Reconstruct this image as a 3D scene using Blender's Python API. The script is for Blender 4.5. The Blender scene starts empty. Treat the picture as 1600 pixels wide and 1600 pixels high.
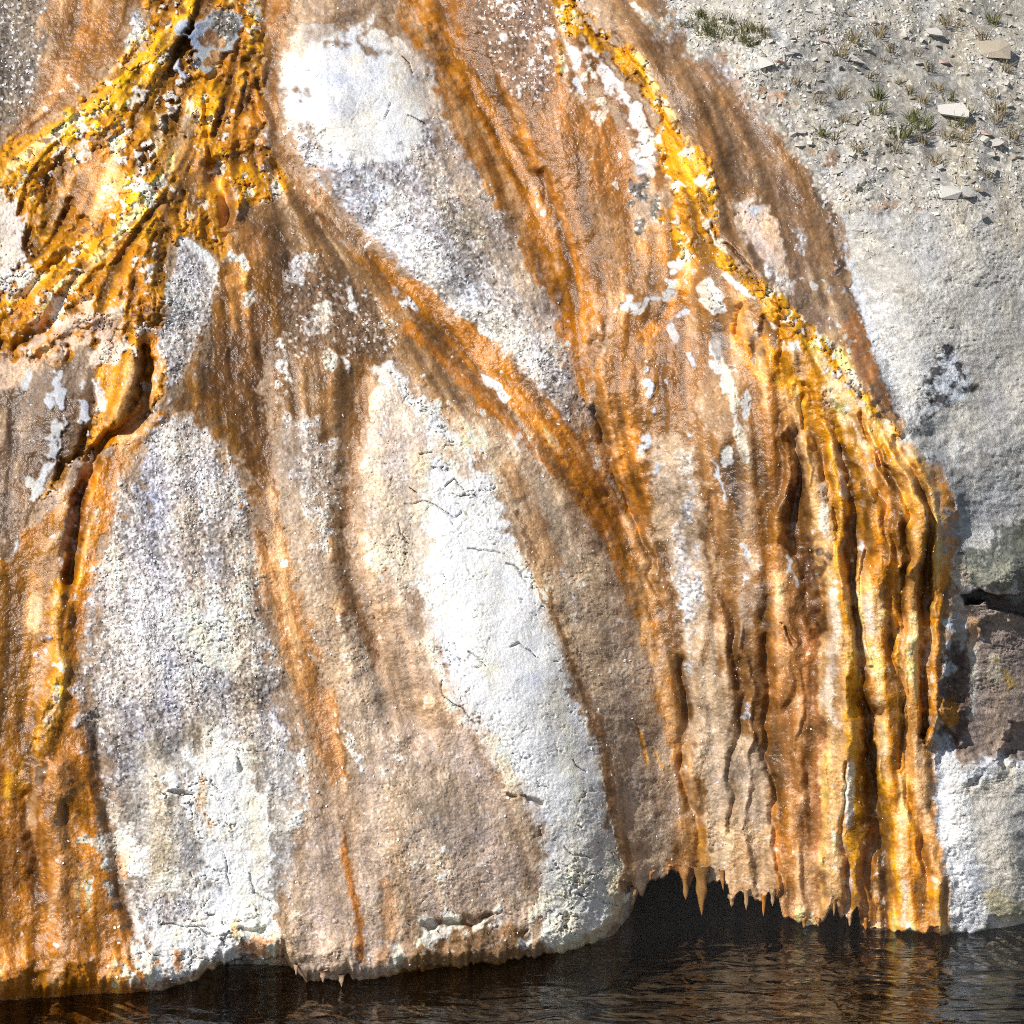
import bpy, math, random
import numpy as np
from mathutils import Vector
rng = np.random.default_rng(7)
random.seed(7)
F4 = np.float32
sc = bpy.context.scene
col = sc.collection

# ------------------------------------------------------------------ camera, sky, sun, exposure
PITCH = math.radians(14.0)          # looking down across the river
HALF = math.atan(3.2 / 30.0)        # half field of view
CAM_H = 9.9
cam = bpy.data.objects.new('camera', bpy.data.cameras.new('camera'))
col.objects.link(cam)
cam.location = (0, 0, CAM_H)
cam.rotation_euler = (math.pi / 2 - PITCH, 0, 0)
cam.data.sensor_fit = 'HORIZONTAL'
cam.data.angle = 2 * HALF
cam.data.clip_end = 2000
sc.camera = cam

SUN_EL, SUN_AZ = math.radians(43), math.radians(-42)   # azimuth measured from "behind the camera" to the left
sdir = Vector((math.sin(SUN_AZ) * math.cos(SUN_EL), -math.cos(SUN_AZ) * math.cos(SUN_EL), math.sin(SUN_EL)))
world = bpy.data.worlds.new('World'); sc.world = world; world.use_nodes = True
wn = world.node_tree.nodes; wl = world.node_tree.links
sky = wn.new('ShaderNodeTexSky'); sky.sky_type = 'NISHITA'; sky.sun_disc = False
sky.sun_elevation = SUN_EL
sky.sun_rotation = math.atan2(sdir.x, sdir.y)
wn['Background'].inputs[1].default_value = 0.065
wl.new(sky.outputs[0], wn['Background'].inputs[0])
sun = bpy.data.objects.new('sun', bpy.data.lights.new('sun', 'SUN'))
col.objects.link(sun)
sun.data.energy = 4.8; sun.data.angle = math.radians(0.5); sun.data.color = (1.0, 0.965, 0.92)
sun.rotation_euler = (-sdir).to_track_quat('-Z', 'Y').to_euler()
vs = sc.view_settings
vs.view_transform = 'Standard'; vs.look = 'None'; vs.exposure = 0.28; vs.gamma = 1.0; vs.use_curve_mapping = False
sc.cycles.use_denoising = False; sc.cycles.filter_width = 1.0
sc.cycles.max_bounces = 6; sc.cycles.transparent_max_bounces = 8
sc.cycles.sample_clamp_indirect = 4.0

# ------------------------------------------------------------------ helpers
def sr(r, g, b, k=0.86):
    c = np.array([r, g, b], float) / 255.0
    c = np.where(c <= 0.04045, c / 12.92, ((c + 0.055) / 1.055) ** 2.4)
    return (c * k).astype(F4)

def smooth(e0, e1, x):
    t = np.clip((x - e0) / (e1 - e0), 0, 1)
    return t * t * (3 - 2 * t)

def axis(lo, hi, step, out_lo, out_hi, g=1.13):
    a = list(np.arange(lo, hi + step * .5, step))
    s = step; x = lo; pre = []
    while x > out_lo:
        s *= g; x -= s; pre.append(x)
    s = step; x = a[-1]; post = []
    while x < out_hi:
        s *= g; x += s; post.append(x)
    return np.array(pre[::-1] + a + post, F4)

STEP = 1.6
PX = axis(-40, 1640, STEP, -900, 2500)
PY = axis(-40, 1600, STEP, -620, 1640)
NC, NR = len(PX), len(PY)
GX, GY = np.meshgrid(PX, PY)
IX = np.arange(NC, dtype=F4); IY = np.arange(NR, dtype=F4)

def taps(A, s):
    lo = math.floor(A[0] / s) - 2
    t = A / s - lo
    i = np.floor(t).astype(int); f = (t - i).astype(F4)
    return i, ((1 - f) ** 3 / 6, (3 * f ** 3 - 6 * f ** 2 + 4) / 6, (-3 * f ** 3 + 3 * f ** 2 + 3 * f + 1) / 6, f ** 3 / 6)

def vn(sx, sy=None):
    """smooth value noise, about unit variance, feature size sx, sy in frame units"""
    sy = sy or sx
    ix, wx = taps(PX, sx); iy, wy = taps(PY, sy)
    L = rng.standard_normal((int(iy.max()) + 4, int(ix.max()) + 4)).astype(F4)
    A = sum(L[:, ix + k - 1] * wx[k][None, :] for k in range(4))
    return sum(A[iy + k - 1] * wy[k][:, None] for k in range(4)) * 2.0

def fbm(s, o=4, p=0.5, ay=1.0):
    out = np.zeros((NR, NC), F4); a = 1.0; n = 0
    for k in range(o):
        out += a * vn(s, s * ay); n += a * a; a *= p; s *= 0.5
    return out / math.sqrt(n)

def to_ij(x, y):
    return np.interp(x, PX, IX).astype(F4), np.interp(y, PY, IY).astype(F4)

def bil(arr, fi, fj):
    fi = np.clip(fi, 0, NC - 1.001); fj = np.clip(fj, 0, NR - 1.001)
    i = fi.astype(np.int32); j = fj.astype(np.int32); u = fi - i; v = fj - j
    k = j * NC + i; a = arr.ravel()
    return (a[k] * (1 - u) + a[k + 1] * u) * (1 - v) + (a[k + NC] * (1 - u) + a[k + NC + 1] * u) * v

def cells(s, sy=None, jit=0.9, x=None, y=None):
    """jittered cells: F1, F2 (in cell units), random value of the nearest cell"""
    sy = sy or s
    x = (GX if x is None else x) / s; y = (GY if y is None else y) / sy
    x = x - x.min() + 2; y = y - y.min() + 2
    ci = np.floor(x).astype(np.int32); cj = np.floor(y).astype(np.int32)
    w = int(ci.max()) + 3; h = int(cj.max()) + 3
    jx = (0.5 + jit * (rng.random((h, w)) - .5)).astype(F4).ravel(); jy = (0.5 + jit * (rng.random((h, w)) - .5)).astype(F4).ravel()
    rv = rng.random((h, w)).astype(F4).ravel()
    f1 = np.full(x.shape, 9, F4); f2 = f1.copy(); r = np.zeros(x.shape, F4)
    for dj in (-1, 0, 1):
        for di in (-1, 0, 1):
            k = (cj + dj) * w + ci + di
            d = np.hypot(ci + di + jx[k] - x, cj + dj + jy[k] - y)
            n = d < f1
            f2 = np.where(n, f1, np.minimum(f2, d)); r = np.where(n, rv[k], r); f1 = np.where(n, d, f1)
    return f1, f2, r

def curve(xs, ys, at, soft=0):
    v = np.interp(at, xs, ys)
    return v.astype(F4)

def seg_data(pts, X, Y, closed=False):
    """distance to a polyline, value of the 3rd coordinate at the foot, inside flag for closed ones"""
    n = len(pts); best = np.full(X.shape, 1e9, F4); wv = np.zeros(X.shape, F4); ins = np.zeros(X.shape, bool)
    for k in range(n if closed else n - 1):
        a = pts[k]; b = pts[(k + 1) % n]
        dx, dy = b[0] - a[0], b[1] - a[1]; L = dx * dx + dy * dy + 1e-6
        t = np.clip(((X - a[0]) * dx + (Y - a[1]) * dy) / L, 0, 1)
        d = np.hypot(X - a[0] - t * dx, Y - a[1] - t * dy)
        if closed:
            c = ((a[1] > Y) != (b[1] > Y))
            xi = a[0] + (Y - a[1]) * dx / (dy if abs(dy) > 1e-6 else 1e-6)
            ins ^= c & (X < xi)
        elif len(a) > 2:
            m = d < best; wv = np.where(m, a[2] + t * (b[2] - a[2]), wv)
        best = np.minimum(best, d)
    return best, wv, ins

def window(pts, pad):
    x0 = min(p[0] for p in pts) - pad; x1 = max(p[0] for p in pts) + pad
    y0 = min(p[1] for p in pts) - pad; y1 = max(p[1] for p in pts) + pad
    c0, c1 = np.searchsorted(PX, [x0, x1]); r0, r1 = np.searchsorted(PY, [y0, y1])
    return slice(r0, r1), slice(c0, c1)

# ------------------------------------------------------------------ flow of the runoff over the slope
GUIDES = [
 [(430, 0), (415, 130), (440, 260), (540, 370), (700, 520), (880, 690), (1010, 860), (1060, 1050), (1095, 1380)],
 [(640, 0), (720, 120), (800, 240), (870, 350), (900, 450), (910, 560), (950, 740)],
 [(880, 0), (960, 100), (1050, 200), (1110, 330), (1120, 400), (1200, 470), (1300, 570), (1400, 690), (1450, 800), (1440, 950), (1440, 1450)],
 [(1000, 0), (1150, 140), (1290, 300), (1340, 440), (1400, 600)],
 [(300, 0), (230, 90), (120, 180), (0, 240)], [(400, 0), (360, 130), (330, 200), (250, 300), (150, 390), (0, 460)],
 [(330, 200), (340, 330), (360, 420), (390, 650), (420, 800), (440, 950), (510, 1200), (550, 1500)],
 [(240, 450), (240, 600), (170, 690), (120, 820), (90, 960), (60, 1180), (60, 1560)], [(160, 900), (140, 1100), (190, 1400), (230, 1550)],
 [(250, 700), (290, 1000), (340, 1300), (360, 1500)],
 [(610, 560), (760, 720), (850, 930), (940, 1170), (970, 1400)], [(560, 560), (545, 800), (600, 1050), (700, 1450)], [(650, 900), (740, 1150), (840, 1400)],
 [(1120, 420), (1150, 560), (1170, 700), (1180, 900), (1190, 1400)], [(1050, 450), (980, 600), (1000, 760), (1050, 900), (1080, 1100), (1110, 1350)],
 [(1250, 560), (1260, 700), (1300, 950), (1310, 1420)], [(1300, 600), (1350, 760), (1370, 1000), (1390, 1430)], [(1180, 450), (1230, 650), (1220, 1000), (1240, 1430)],
 [(1500, 400), (1480, 700), (1490, 1000), (1520, 1450)], [(560, 40), (600, 250), (740, 420), (880, 600)], [(900, 200), (930, 400), (930, 560)]]
gx = np.full((NR, NC), 0.0, F4); gy = np.full((NR, NC), 2e-5, F4)
sub = (slice(None, None, 8), slice(None, None, 8))
sx_, sy_ = GX[sub], GY[sub]
fx = np.zeros(sx_.shape, F4); fy = np.full(sx_.shape, 3e-5, F4)
for g in GUIDES:
    P = np.array(g, F4)
    for k in range(len(P) - 1):
        d = P[k + 1] - P[k]; L = np.hypot(*d); d = d / L
        for t in np.arange(0, 1, 25.0 / L):
            q = P[k] + t * (P[k + 1] - P[k])
            w = 1.0 / ((sx_ - q[0]) ** 2 + (sy_ - q[1]) ** 2 + 400) ** 1.5
            fx += w * d[0]; fy += w * d[1]
ln = np.hypot(fx, fy); fx /= ln; fy /= ln
cj = np.clip(np.arange(NC) / 8.0, 0, fx.shape[1] - 1.001); rj = np.clip(np.arange(NR) / 8.0, 0, fx.shape[0] - 1.001)
def up8(a):
    i = cj.astype(int); u = cj - i; b = a[:, i] * (1 - u) + a[:, i + 1] * u
    i = rj.astype(int); u = (rj - i)[:, None]; return (b[i] * (1 - u) + b[i + 1] * u).astype(F4)
FX, FY = up8(fx), up8(fy)
ln = np.hypot(FX, FY); FX /= ln; FY /= ln

def streak(noises, n, step):
    """drag noise along the flow: streaks that follow the runoff"""
    acc = [a.copy() for a in noises]
    for sgn in (1, -1):
        fi, fj = np.meshgrid(IX, IY)
        for k in range(n):
            u = bil(FX, fi, fj); v = bil(FY, fi, fj)
            fi = fi + sgn * u * step; fj = fj + sgn * v * step
            for a, src in zip(acc, noises): a += bil(src, fi, fj)
    return [(a - a.mean()) / a.std() for a in acc]

ST_F, ST_M = streak([vn(3.2), vn(9)], 13, 3.6)
ST_L, ST_X = streak([vn(20), vn(46)], 14, 8.0)
N200, N60, N25, N10 = fbm(200, 4), fbm(60, 4), fbm(25, 4), fbm(10, 3)
N5 = fbm(5, 2); NPX = rng.standard_normal((NR, NC)).astype(F4)
WXN, WYN, WB = fbm(36, 4), fbm(36, 4), fbm(11, 3)
EDGE = 0.5 * N25 + 0.5 * ST_M + 0.55 * N10 + 0.3 * ST_L + 0.35 * N5

# ------------------------------------------------------------------ painting what the crust is made of (colour, wetness, kind of relief)
COL = np.zeros((NR, NC, 3), F4)
CH = {k: np.zeros((NR, NC), F4) for k in ('wet', 'gran', 'mat', 'flake', 'rock')}
KIND = dict(white=(.05, .25, 0, 1, 0), chalk=(.05, .12, 0, .45, 0), grey=(.45, 1, 0, .15, 0), tan=(.5, .30, 0, .35, 0), brown=(.9, .12, .06, .05, 0),
            orange=(.9, .15, .12, .05, 0), yellow=(.8, .06, 1, .15, 0), dark=(1, .1, .2, 0, 0), rock=(0, .15, 0, .2, 1), gravel=(0, .42, 0, .1, .5))
def put(win, m, c, kind):
    m = m.astype(F4)
    COL[win] += m[..., None] * (c - COL[win])
    if kind:
        for k, v in zip(CH, KIND[kind]): CH[k][win] += m * (v - CH[k][win])
def poly(pts, c, kind, f=7, e=7, a=1.0):
    win = window(pts, f + 3 * e + 8); X, Y = GX[win], GY[win]
    d, _, ins = seg_data(pts, X, Y, True)
    s = np.where(ins, d, -d) + EDGE[win] * e
    put(win, smooth(-f, f, s) * a, c, kind)
def line(pts, c, kind, f=4, e=4, a=1.0):
    w = max(p[2] for p in pts); win = window(pts, w + f + 3 * e + 8); X, Y = GX[win], GY[win]
    d, wv, _ = seg_data(pts, X, Y)
    put(win, smooth(-f, f, wv - d + EDGE[win] * e) * a, c, kind)
def blob(x, y, rx, ry, c, kind, rot=0, f=None, e=None, a=1.0):
    m = max(rx, ry); win = window([(x, y)], m * 1.9 + 18); X, Y = GX[win] - x + N10[win] * min(3.5, m * .3), GY[win] - y + WB[win] * min(3.5, m * .3)
    r = math.radians(rot); u = X * math.cos(r) + Y * math.sin(r); v = -X * math.sin(r) + Y * math.cos(r)
    s = (1 - np.hypot(u / rx, v / ry)) * min(rx, ry)
    f = f if f is not None else max(1.5, min(rx, ry) * .25); e = e if e is not None else min(rx, ry) * .5
    put(win, smooth(-f, f, s + EDGE[win] * e) * a, c, kind)

WHITE = sr(243, 240, 234); CREAM = sr(232, 222, 205); PINK = sr(228, 205, 186); GREY = sr(198, 189, 184); GREYD = sr(160, 152, 145)
TAN = sr(190, 158, 126); TANP = sr(212, 190, 166); TAND = sr(160, 124, 88); BROWN = sr(152, 106, 58); BROWND = sr(116, 80, 44); UMBER = sr(84, 54, 28)
OCHRE = sr(184, 112, 28); ORANGE = sr(222, 140, 38); ORBR = sr(190, 121, 38); YEL = sr(240, 168, 16); YELB = sr(248, 186, 22); YELD = sr(218, 148, 20)
APR = sr(222, 160, 90); OLIVE = sr(150, 98, 20); ROCK = sr(192, 188, 181); ROCKB = sr(203, 203, 203); BLUE = sr(172, 178, 184); BLACK = sr(48, 44, 42); BANK = sr(190, 184, 172); PALEB = sr(214, 215, 218, .74)

COL[:] = TAN; put((slice(None), slice(None)), np.ones((NR, NC)), TAN, 'tan')
# --- left half, top
poly([(-900, -700), (90, -700), (80, 0), (76, 60), (62, 130), (40, 190), (0, 205), (-900, 300)], sr(140, 126, 112), 'grey', 10, 10)
poly([(84, -500), (260, -500), (225, 0), (190, 75), (112, 160), (45, 212), (20, 215), (58, 140), (74, 60)], BROWN, 'brown', 8, 8)
poly([(140, -60), (200, -60), (170, 60), (95, 150), (60, 180), (110, 110)], ORBR, 'brown', 10, 6, .7)
line([(205, 20, 9), (222, 45, 12), (205, 66, 9)], sr(196, 196, 198), 'grey')
poly([(225, -500), (420, -500), (405, 0), (424, 80), (414, 150), (428, 230), (470, 300), (430, 315), (360, 330), (372, 380), (345, 410), (300, 372), (272, 385), (262, 460), (268, 560), (255, 640), (200, 690), (140, 720), (60, 790), (-900, 900), (-900, 300), (20, 226), (105, 192), (165, 138), (232, 72)], YELD, 'yellow', 5, 6)
poly([(320, 0), (400, 0), (412, 150), (420, 240), (400, 270), (350, 250), (322, 190), (340, 130)], OCHRE, 'yellow', 10, 9, .55)
poly([(60, 240), (160, 205), (250, 215), (220, 300), (150, 350), (80, 370), (40, 330)], ORANGE, 'yellow', 12, 10, .6)
for p in [(140, 285, 38, 50, 30), (275, 245, 36, 42, 0), (120, 235, 26, 16, -30), (165, 165, 22, 14, -40), (250, 330, 22, 30, 0)]: blob(p[0], p[1], p[2], p[3], APR, 'orange', p[4], 8, 10, .85)
for p in [(172, 162, 13, 18, 40), (100, 265, 10, 28, 40), (150, 218, 20, 10, -30), (290, 200, 22, 18, 0), (95, 330, 10, 22, 50), (240, 160, 12, 14, 0), (300, 300, 24, 34, 10), (60, 250, 18, 10, 0)]: blob(p[0], p[1], p[2], p[3], sr(120, 88, 56), 'brown', p[4], 4, 7, .8)
line([(320, -60, 26), (300, 15, 20), (255, 80, 26), (190, 140, 22), (110, 205, 20), (30, 255, 20)], YELB, 'yellow', 5, 9, .85)
line([(262, 95, 20), (240, 190, 20), (232, 280, 22), (212, 370, 30), (235, 450, 22)], YEL, 'yellow', 6, 9, .85)
line([(410, -60, 20), (402, 40, 16), (392, 110, 12), (345, 145, 12), (312, 170, 14), (322, 230, 12), (365, 262, 10), (432, 285, 6)], YEL, 'yellow', 5, 6, .9)
line([(392, 110, 8), (402, 170, 10), (410, 220, 8)], ORANGE, 'orange')
line([(20, 290, 14), (80, 250, 10), (130, 245, 8)], YEL, 'yellow', 5, 7, .8)
line([(15, 468, 12), (70, 425, 16), (130, 395, 18), (205, 398, 22)], YEL, 'yellow', 6, 9, .8)
line([(205, 400, 30), (215, 450, 30), (235, 520, 16)], OCHRE, 'yellow', 6, 8, .6)
line([(285, 78, 6), (275, 105, 9), (290, 122, 7)], PALEB, 'chalk', 3, 4)
poly([(272, 45), (300, 28), (330, 18), (380, 22), (372, 60), (340, 85), (325, 112), (306, 104), (296, 82), (274, 74)], BLUE, 'chalk', 4, 5)
blob(345, 40, 26, 18, sr(112, 110, 110), 'grey', 0, 5, 8); blob(318, 65, 17, 13, sr(140, 100, 66), 'brown'); blob(296, 85, 9, 12, sr(130, 95, 64), 'brown'); blob(308, 98, 8, 10, sr(66, 66, 70), 'grey'); blob(330, 92, 9, 8, sr(150, 110, 70), 'brown')
poly([(-60, 300), (30, 320), (46, 366), (52, 405), (36, 450), (-60, 470)], sr(232, 220, 210), 'white', 6, 12)
line([(40, 310, 8), (72, 330, 9), (74, 360, 8), (56, 366, 7)], YEL, 'yellow', 4, 4); blob(57, 345, 9, 11, APR, 'orange')
# pinkish folds and brown face on the far left
poly([(-60, 560), (20, 545), (70, 492), (135, 468), (200, 492), (196, 540), (165, 560), (150, 540), (100, 560), (60, 600), (-60, 650)], PINK, 'white', 8, 16, .8)
for L in ([(20, 500, 7), (60, 470, 8), (110, 440, 7)], [(20, 545, 5), (70, 510, 5), (120, 482, 5)], [(40, 560, 4), (90, 530, 4), (150, 505, 4)], [(75, 500, 5), (120, 455, 6), (170, 430, 6)]): line(L, ORANGE, 'yellow', 5, 8, .85)
poly([(-900, 640), (20, 610), (90, 562), (150, 540), (160, 585), (156, 640), (130, 690), (90, 740), (50, 800), (20, 880), (-900, 1000)], sr(134, 104, 76), 'brown', 5, 7)
poly([(20, 640), (60, 590), (140, 545), (155, 600), (120, 620), (60, 640)], sr(150, 128, 108), 'tan', 8, 8, .7)
for p in [(62, 752, 12, 28, 20), (82, 712, 11, 24, 15), (94, 692, 8, 18, 0), (108, 728, 8, 7, 0), (136, 642, 8, 24, -10), (98, 620, 10, 20, 0), (79, 626, 6, 14, 0), (92, 590, 9, 13, 20), (100, 655, 6, 16, 0), (36, 610, 5, 20, 20), (136, 678, 7, 7, 0), (84, 672, 7, 12, 0), (26, 862, 6, 10, 0), (60, 680, 5, 10, 0)]: blob(p[0], p[1], p[2], p[3], PALEB, 'chalk', p[4], 1.5, 4)
poly([(150, 560), (195, 545), (212, 580), (216, 640), (160, 668), (150, 620)], YELD, 'orange', 4, 5)
line([(206, 555, 6), (208, 600, 8), (196, 636, 9), (165, 660, 5)], APR, 'orange', 4, 4); line([(150, 560, 10), (185, 540, 10), (180, 565, 8)], PINK, 'white', 4, 5)
line([(150, 600, 5), (160, 640, 6)], CREAM, 'white', 3, 4)
# left lower orange runoff
poly([(-900, 1000), (20, 872), (60, 815), (110, 760), (165, 705), (230, 660), (255, 620), (258, 560), (262, 650), (225, 690), (205, 735), (182, 800), (160, 860), (140, 920), (132, 1000), (120, 1060), (128, 1120), (148, 1180), (168, 1250), (176, 1330), (190, 1400), (222, 1470), (238, 1560), (238, 1640), (-900, 1640)], ORBR, 'orange', 5, 5)
poly([(20, 880), (60, 830), (100, 790), (95, 900), (70, 960), (55, 1060), (40, 1150), (-60, 1200), (-60, 900)], OLIVE, 'brown', 8, 7, .85)
line([(140, 740, 12), (155, 800, 18), (142, 870, 16), (122, 960, 10), (115, 1010, 8)], ORANGE, 'orange', 6, 5, .8)
line([(88, 915, 12), (85, 980, 14), (100, 1050, 14), (75, 1130, 20), (45, 1200, 18), (20, 1235, 16)], YELD, 'orange', 5, 6, .95); line([(95, 1075, 6), (60, 1150, 8), (34, 1200, 9)], YEL, 'yellow', 5, 5, .9)
line([(235, 525, 14), (243, 590, 12), (232, 630, 12), (180, 676, 10), (150, 700, 10)], ORANGE, 'orange', 5, 4)
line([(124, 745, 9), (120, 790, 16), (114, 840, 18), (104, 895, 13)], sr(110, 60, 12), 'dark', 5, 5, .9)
line([(132, 735, 4), (128, 780, 4), (170, 690, 4), (215, 650, 4), (228, 610, 4), (222, 560, 4)], UMBER, 'dark', 2, 2, 0.0)
line([(95, 1190, 16), (90, 1290, 18), (95, 1400, 14), (110, 1480, 12)], sr(200, 140, 82), 'orange', 8, 6, .8)
line([(35, 1130, 10), (52, 1240, 14), (50, 1320, 14), (65, 1410, 10)], sr(120, 74, 26), 'brown', 7, 6, .85)
line([(122, 1040, 8), (142, 1140, 11), (158, 1220, 13), (164, 1290, 10), (190, 1410, 10), (218, 1470, 12)], BROWND, 'brown', 5, 5, .85)
for p in [(75, 990, 5, 12), (55, 1025, 4, 8), (68, 1205, 5, 16)]: blob(p[0], p[1], p[2], p[3], PALEB if p[2] < 5 or p[1] < 1000 else BROWND, 'chalk', 10)
# --- grey granular left mound
poly([(232, 690), (262, 655), (300, 645), (345, 690), (382, 770), (396, 860), (410, 960), (432, 1080), (470, 1200), (470, 1320), (440, 1440), (440, 1530), (238, 1560), (222, 1470), (190, 1400), (176, 1330), (168, 1250), (148, 1180), (130, 1120), (122, 1060), (134, 1000), (142, 920), (162, 860), (184, 800), (207, 735)], GREY, 'grey', 12, 14)
poly([(210, 1150), (330, 1130), (470, 1180), (470, 1320), (440, 1440), (300, 1420), (190, 1380), (180, 1260)], sr(180, 170, 152), 'tan', 14, 12, .7)
poly([(285, 372), (322, 392), (350, 450), (338, 500), (300, 545), (285, 590), (262, 640), (258, 560), (245, 520), (262, 452), (268, 400)], GREY, 'grey', 5, 8)
line([(290, 372, 4), (320, 400, 9), (342, 440, 9), (335, 470, 6)], WHITE, 'white', 3, 5)
blob(318, 1000, 40, 62, WHITE, 'white', -8, 12, 12); blob(318, 1010, 26, 32, CREAM, 'white', 0, 8, 6, .5); blob(268, 1200, 20, 12, CREAM, 'white', 0, 6, 6, .7)
poly([(292, 1185), (345, 1150), (395, 1165), (412, 1250), (432, 1350), (436, 1440), (420, 1475), (350, 1500), (300, 1525), (238, 1555), (228, 1470), (232, 1435), (300, 1430), (310, 1350), (298, 1270)], WHITE, 'white', 12, 14)
poly([(180, 1296), (205, 1276), (222, 1330), (228, 1372), (200, 1376), (188, 1350)], WHITE, 'white', 4, 5); blob(268, 1228, 14, 16, WHITE, 'white'); blob(272, 1375, 10, 16, WHITE, 'white', 0, 4, 5, .8); blob(300, 1240, 10, 40, WHITE, 'white', 0, 4, 5, .8)
line([(318, 1215, 6), (316, 1260, 6), (328, 1300, 5)], sr(232, 190, 150), 'white', 4, 4, .8); line([(186, 1340, 4), (196, 1370, 4)], ORANGE, 'white', 3, 3, .7)
line([(238, 1480, 5), (236, 1540, 6)], CREAM, 'white'); blob(274, 1505, 15, 20, ORBR, 'tan', 0, 6, 7, .85); blob(408, 1480, 22, 14, OCHRE, 'tan', 0, 6, 7, .85); blob(365, 1450, 6, 12, sr(220, 160, 70), 'tan', 0, 4, 3, .8)
line([(250, 1545, 5), (300, 1528, 5), (340, 1505, 4)], sr(196, 160, 100), 'tan', 4, 4, .8)
# --- brown centre
poly([(345, 410), (372, 380), (362, 330), (430, 315), (470, 300), (540, 368), (640, 460), (720, 545), (770, 600), (800, 660), (700, 640), (612, 560), (590, 600), (572, 660), (548, 770), (520, 740), (470, 700), (440, 640), (430, 560), (405, 600), (380, 700), (345, 690), (300, 645), (268, 640), (290, 580), (340, 500), (350, 450)], sr(150, 114, 76), 'brown', 6, 8)
poly([(330, 485), (352, 420), (400, 395), (440, 440), (436, 520), (420, 600), (430, 680), (420, 760), (396, 790), (382, 720), (352, 680), (300, 640), (290, 610), (330, 560)], sr(142, 94, 32), 'brown', 6, 12, .95)
poly([(350, 520), (400, 480), (430, 540), (400, 640), (420, 720), (395, 740), (370, 660), (330, 610)], BROWND, 'brown', 12, 12, .7)
line([(330, 290, 14), (342, 335, 16), (350, 370, 16)], YELD, 'orange', 6, 6, .9); line([(362, 300, 10), (356, 350, 9), (362, 400, 8), (372, 440, 8)], APR, 'orange', 4, 4, .9); line([(366, 440, 10), (378, 470, 12), (372, 500, 8)], APR, 'orange', 4, 4, .8)
poly([(360, 352), (410, 350), (430, 400), (408, 400), (380, 390)], sr(176, 122, 72), 'brown', 6, 6, .8)
poly([(430, 390), (500, 400), (560, 450), (612, 520), (600, 560), (560, 560), (520, 540), (450, 540), (440, 460)], sr(132, 104, 80), 'grey', 8, 10, .8)
for p in [(458, 425, 16, 26, -25), (500, 505, 14, 18, 0), (510, 480, 8, 10, 0), (545, 450, 5, 18, -20), (540, 570, 10, 16, 0), (446, 565, 6, 22, -10), (452, 590, 9, 14, 0), (365, 405, 8, 5, 0), (474, 410, 14, 8, 20), (395, 465, 7, 8, 0), (520, 560, 6, 10, 0)]: blob(p[0], p[1], p[2], p[3], GREY if p[2] > 12 else WHITE, 'grey', p[4], 3, 6)
poly([(425, 700), (452, 650), (490, 650), (530, 690), (524, 760), (530, 860), (545, 940), (600, 1050), (640, 1200), (560, 1400), (500, 1200), (470, 1090), (440, 980), (436, 880), (430, 780)], sr(186, 164, 142), 'tan', 8, 10, .9)
poly([(455, 660), (490, 655), (518, 690), (505, 780), (520, 860), (500, 870), (480, 800), (458, 740)], GREY, 'grey', 8, 10, .85)
line([(405, 720, 18), (415, 800, 20), (430, 900, 20), (462, 1000, 22), (498, 1100, 20), (524, 1200, 16), (545, 1300, 12), (560, 1400, 10), (575, 1500, 8)], sr(184, 124, 58), 'brown', 9, 9, .85)
line([(402, 640, 20), (402, 700, 20), (412, 770, 14), (420, 850, 8)], BROWND, 'brown', 8, 8, .8); line([(400, 925, 5), (415, 970, 6), (420, 990, 4)], BROWND, 'brown', 4, 3, .7)
line([(575, 560, 12), (560, 640, 18), (548, 730, 16), (536, 810, 14), (538, 890, 16), (560, 960, 18), (590, 1020, 16), (620, 1090, 14), (640, 1150, 10)], BROWN, 'brown', 7, 8, .85)
line([(560, 640, 6), (540, 750, 6), (534, 840, 6)], BROWND, 'brown', 5, 4, .7)
# pinkish-tan lower slope
poly([(585, 870), (640, 925), (672, 1010), (700, 1085), (752, 1165), (806, 1240), (845, 1300), (832, 1390), (845, 1470), (870, 1500), (700, 1520), (560, 1545), (440, 1520), (440, 1440), (470, 1320), (510, 1230), (560, 1220), (600, 1120), (590, 990)], sr(196, 170, 146), 'tan', 8, 10, .92)
poly([(600, 1180), (680, 1150), (740, 1250), (760, 1360), (660, 1380), (600, 1300)], sr(172, 152, 130), 'tan', 20, 16, .6)
poly([(590, 900), (640, 950), (660, 1040), (720, 1130), (690, 1180), (620, 1100), (590, 1000)], sr(176, 138, 100), 'brown', 14, 12, .6)
for p in [(545, 1160, 6, 20, -20), (565, 1200, 8, 18, -25), (470, 1180, 5, 14, 0), (462, 1280, 10, 12, 0)]: blob(p[0], p[1], p[2], p[3], WHITE, 'grey', p[4])
line([(538, 1302, 4), (540, 1340, 5), (552, 1400, 6), (562, 1440, 7), (566, 1500, 8)], OCHRE, 'brown', 4, 3, .9); line([(562, 1330, 2), (580, 1390, 3), (586, 1440, 2)], TANP, 'tan', 2, 1, .8)
line([(600, 1380, 8), (606, 1440, 8), (596, 1500, 8)], sr(196, 140, 86), 'brown', 6, 5, .6)
poly([(640, 1520), (660, 1450), (690, 1435), (760, 1430), (830, 1450), (850, 1500)], sr(160, 116, 66), 'tan', 8, 9, .8)
for p in [(675, 1460, 22, 26, 0), (695, 1440, 16, 10, 0), (772, 1435, 16, 12, 0), (742, 1445, 10, 8, 0), (825, 1470, 8, 20, 0), (620, 1490, 8, 10, 0)]: blob(p[0], p[1], p[2], p[3], CREAM, 'white', p[4], 3, 7)
line([(560, 1540, 5), (640, 1518, 7), (760, 1508, 6), (870, 1494, 5)], sr(150, 106, 46), 'brown', 4, 4, .7)
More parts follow.
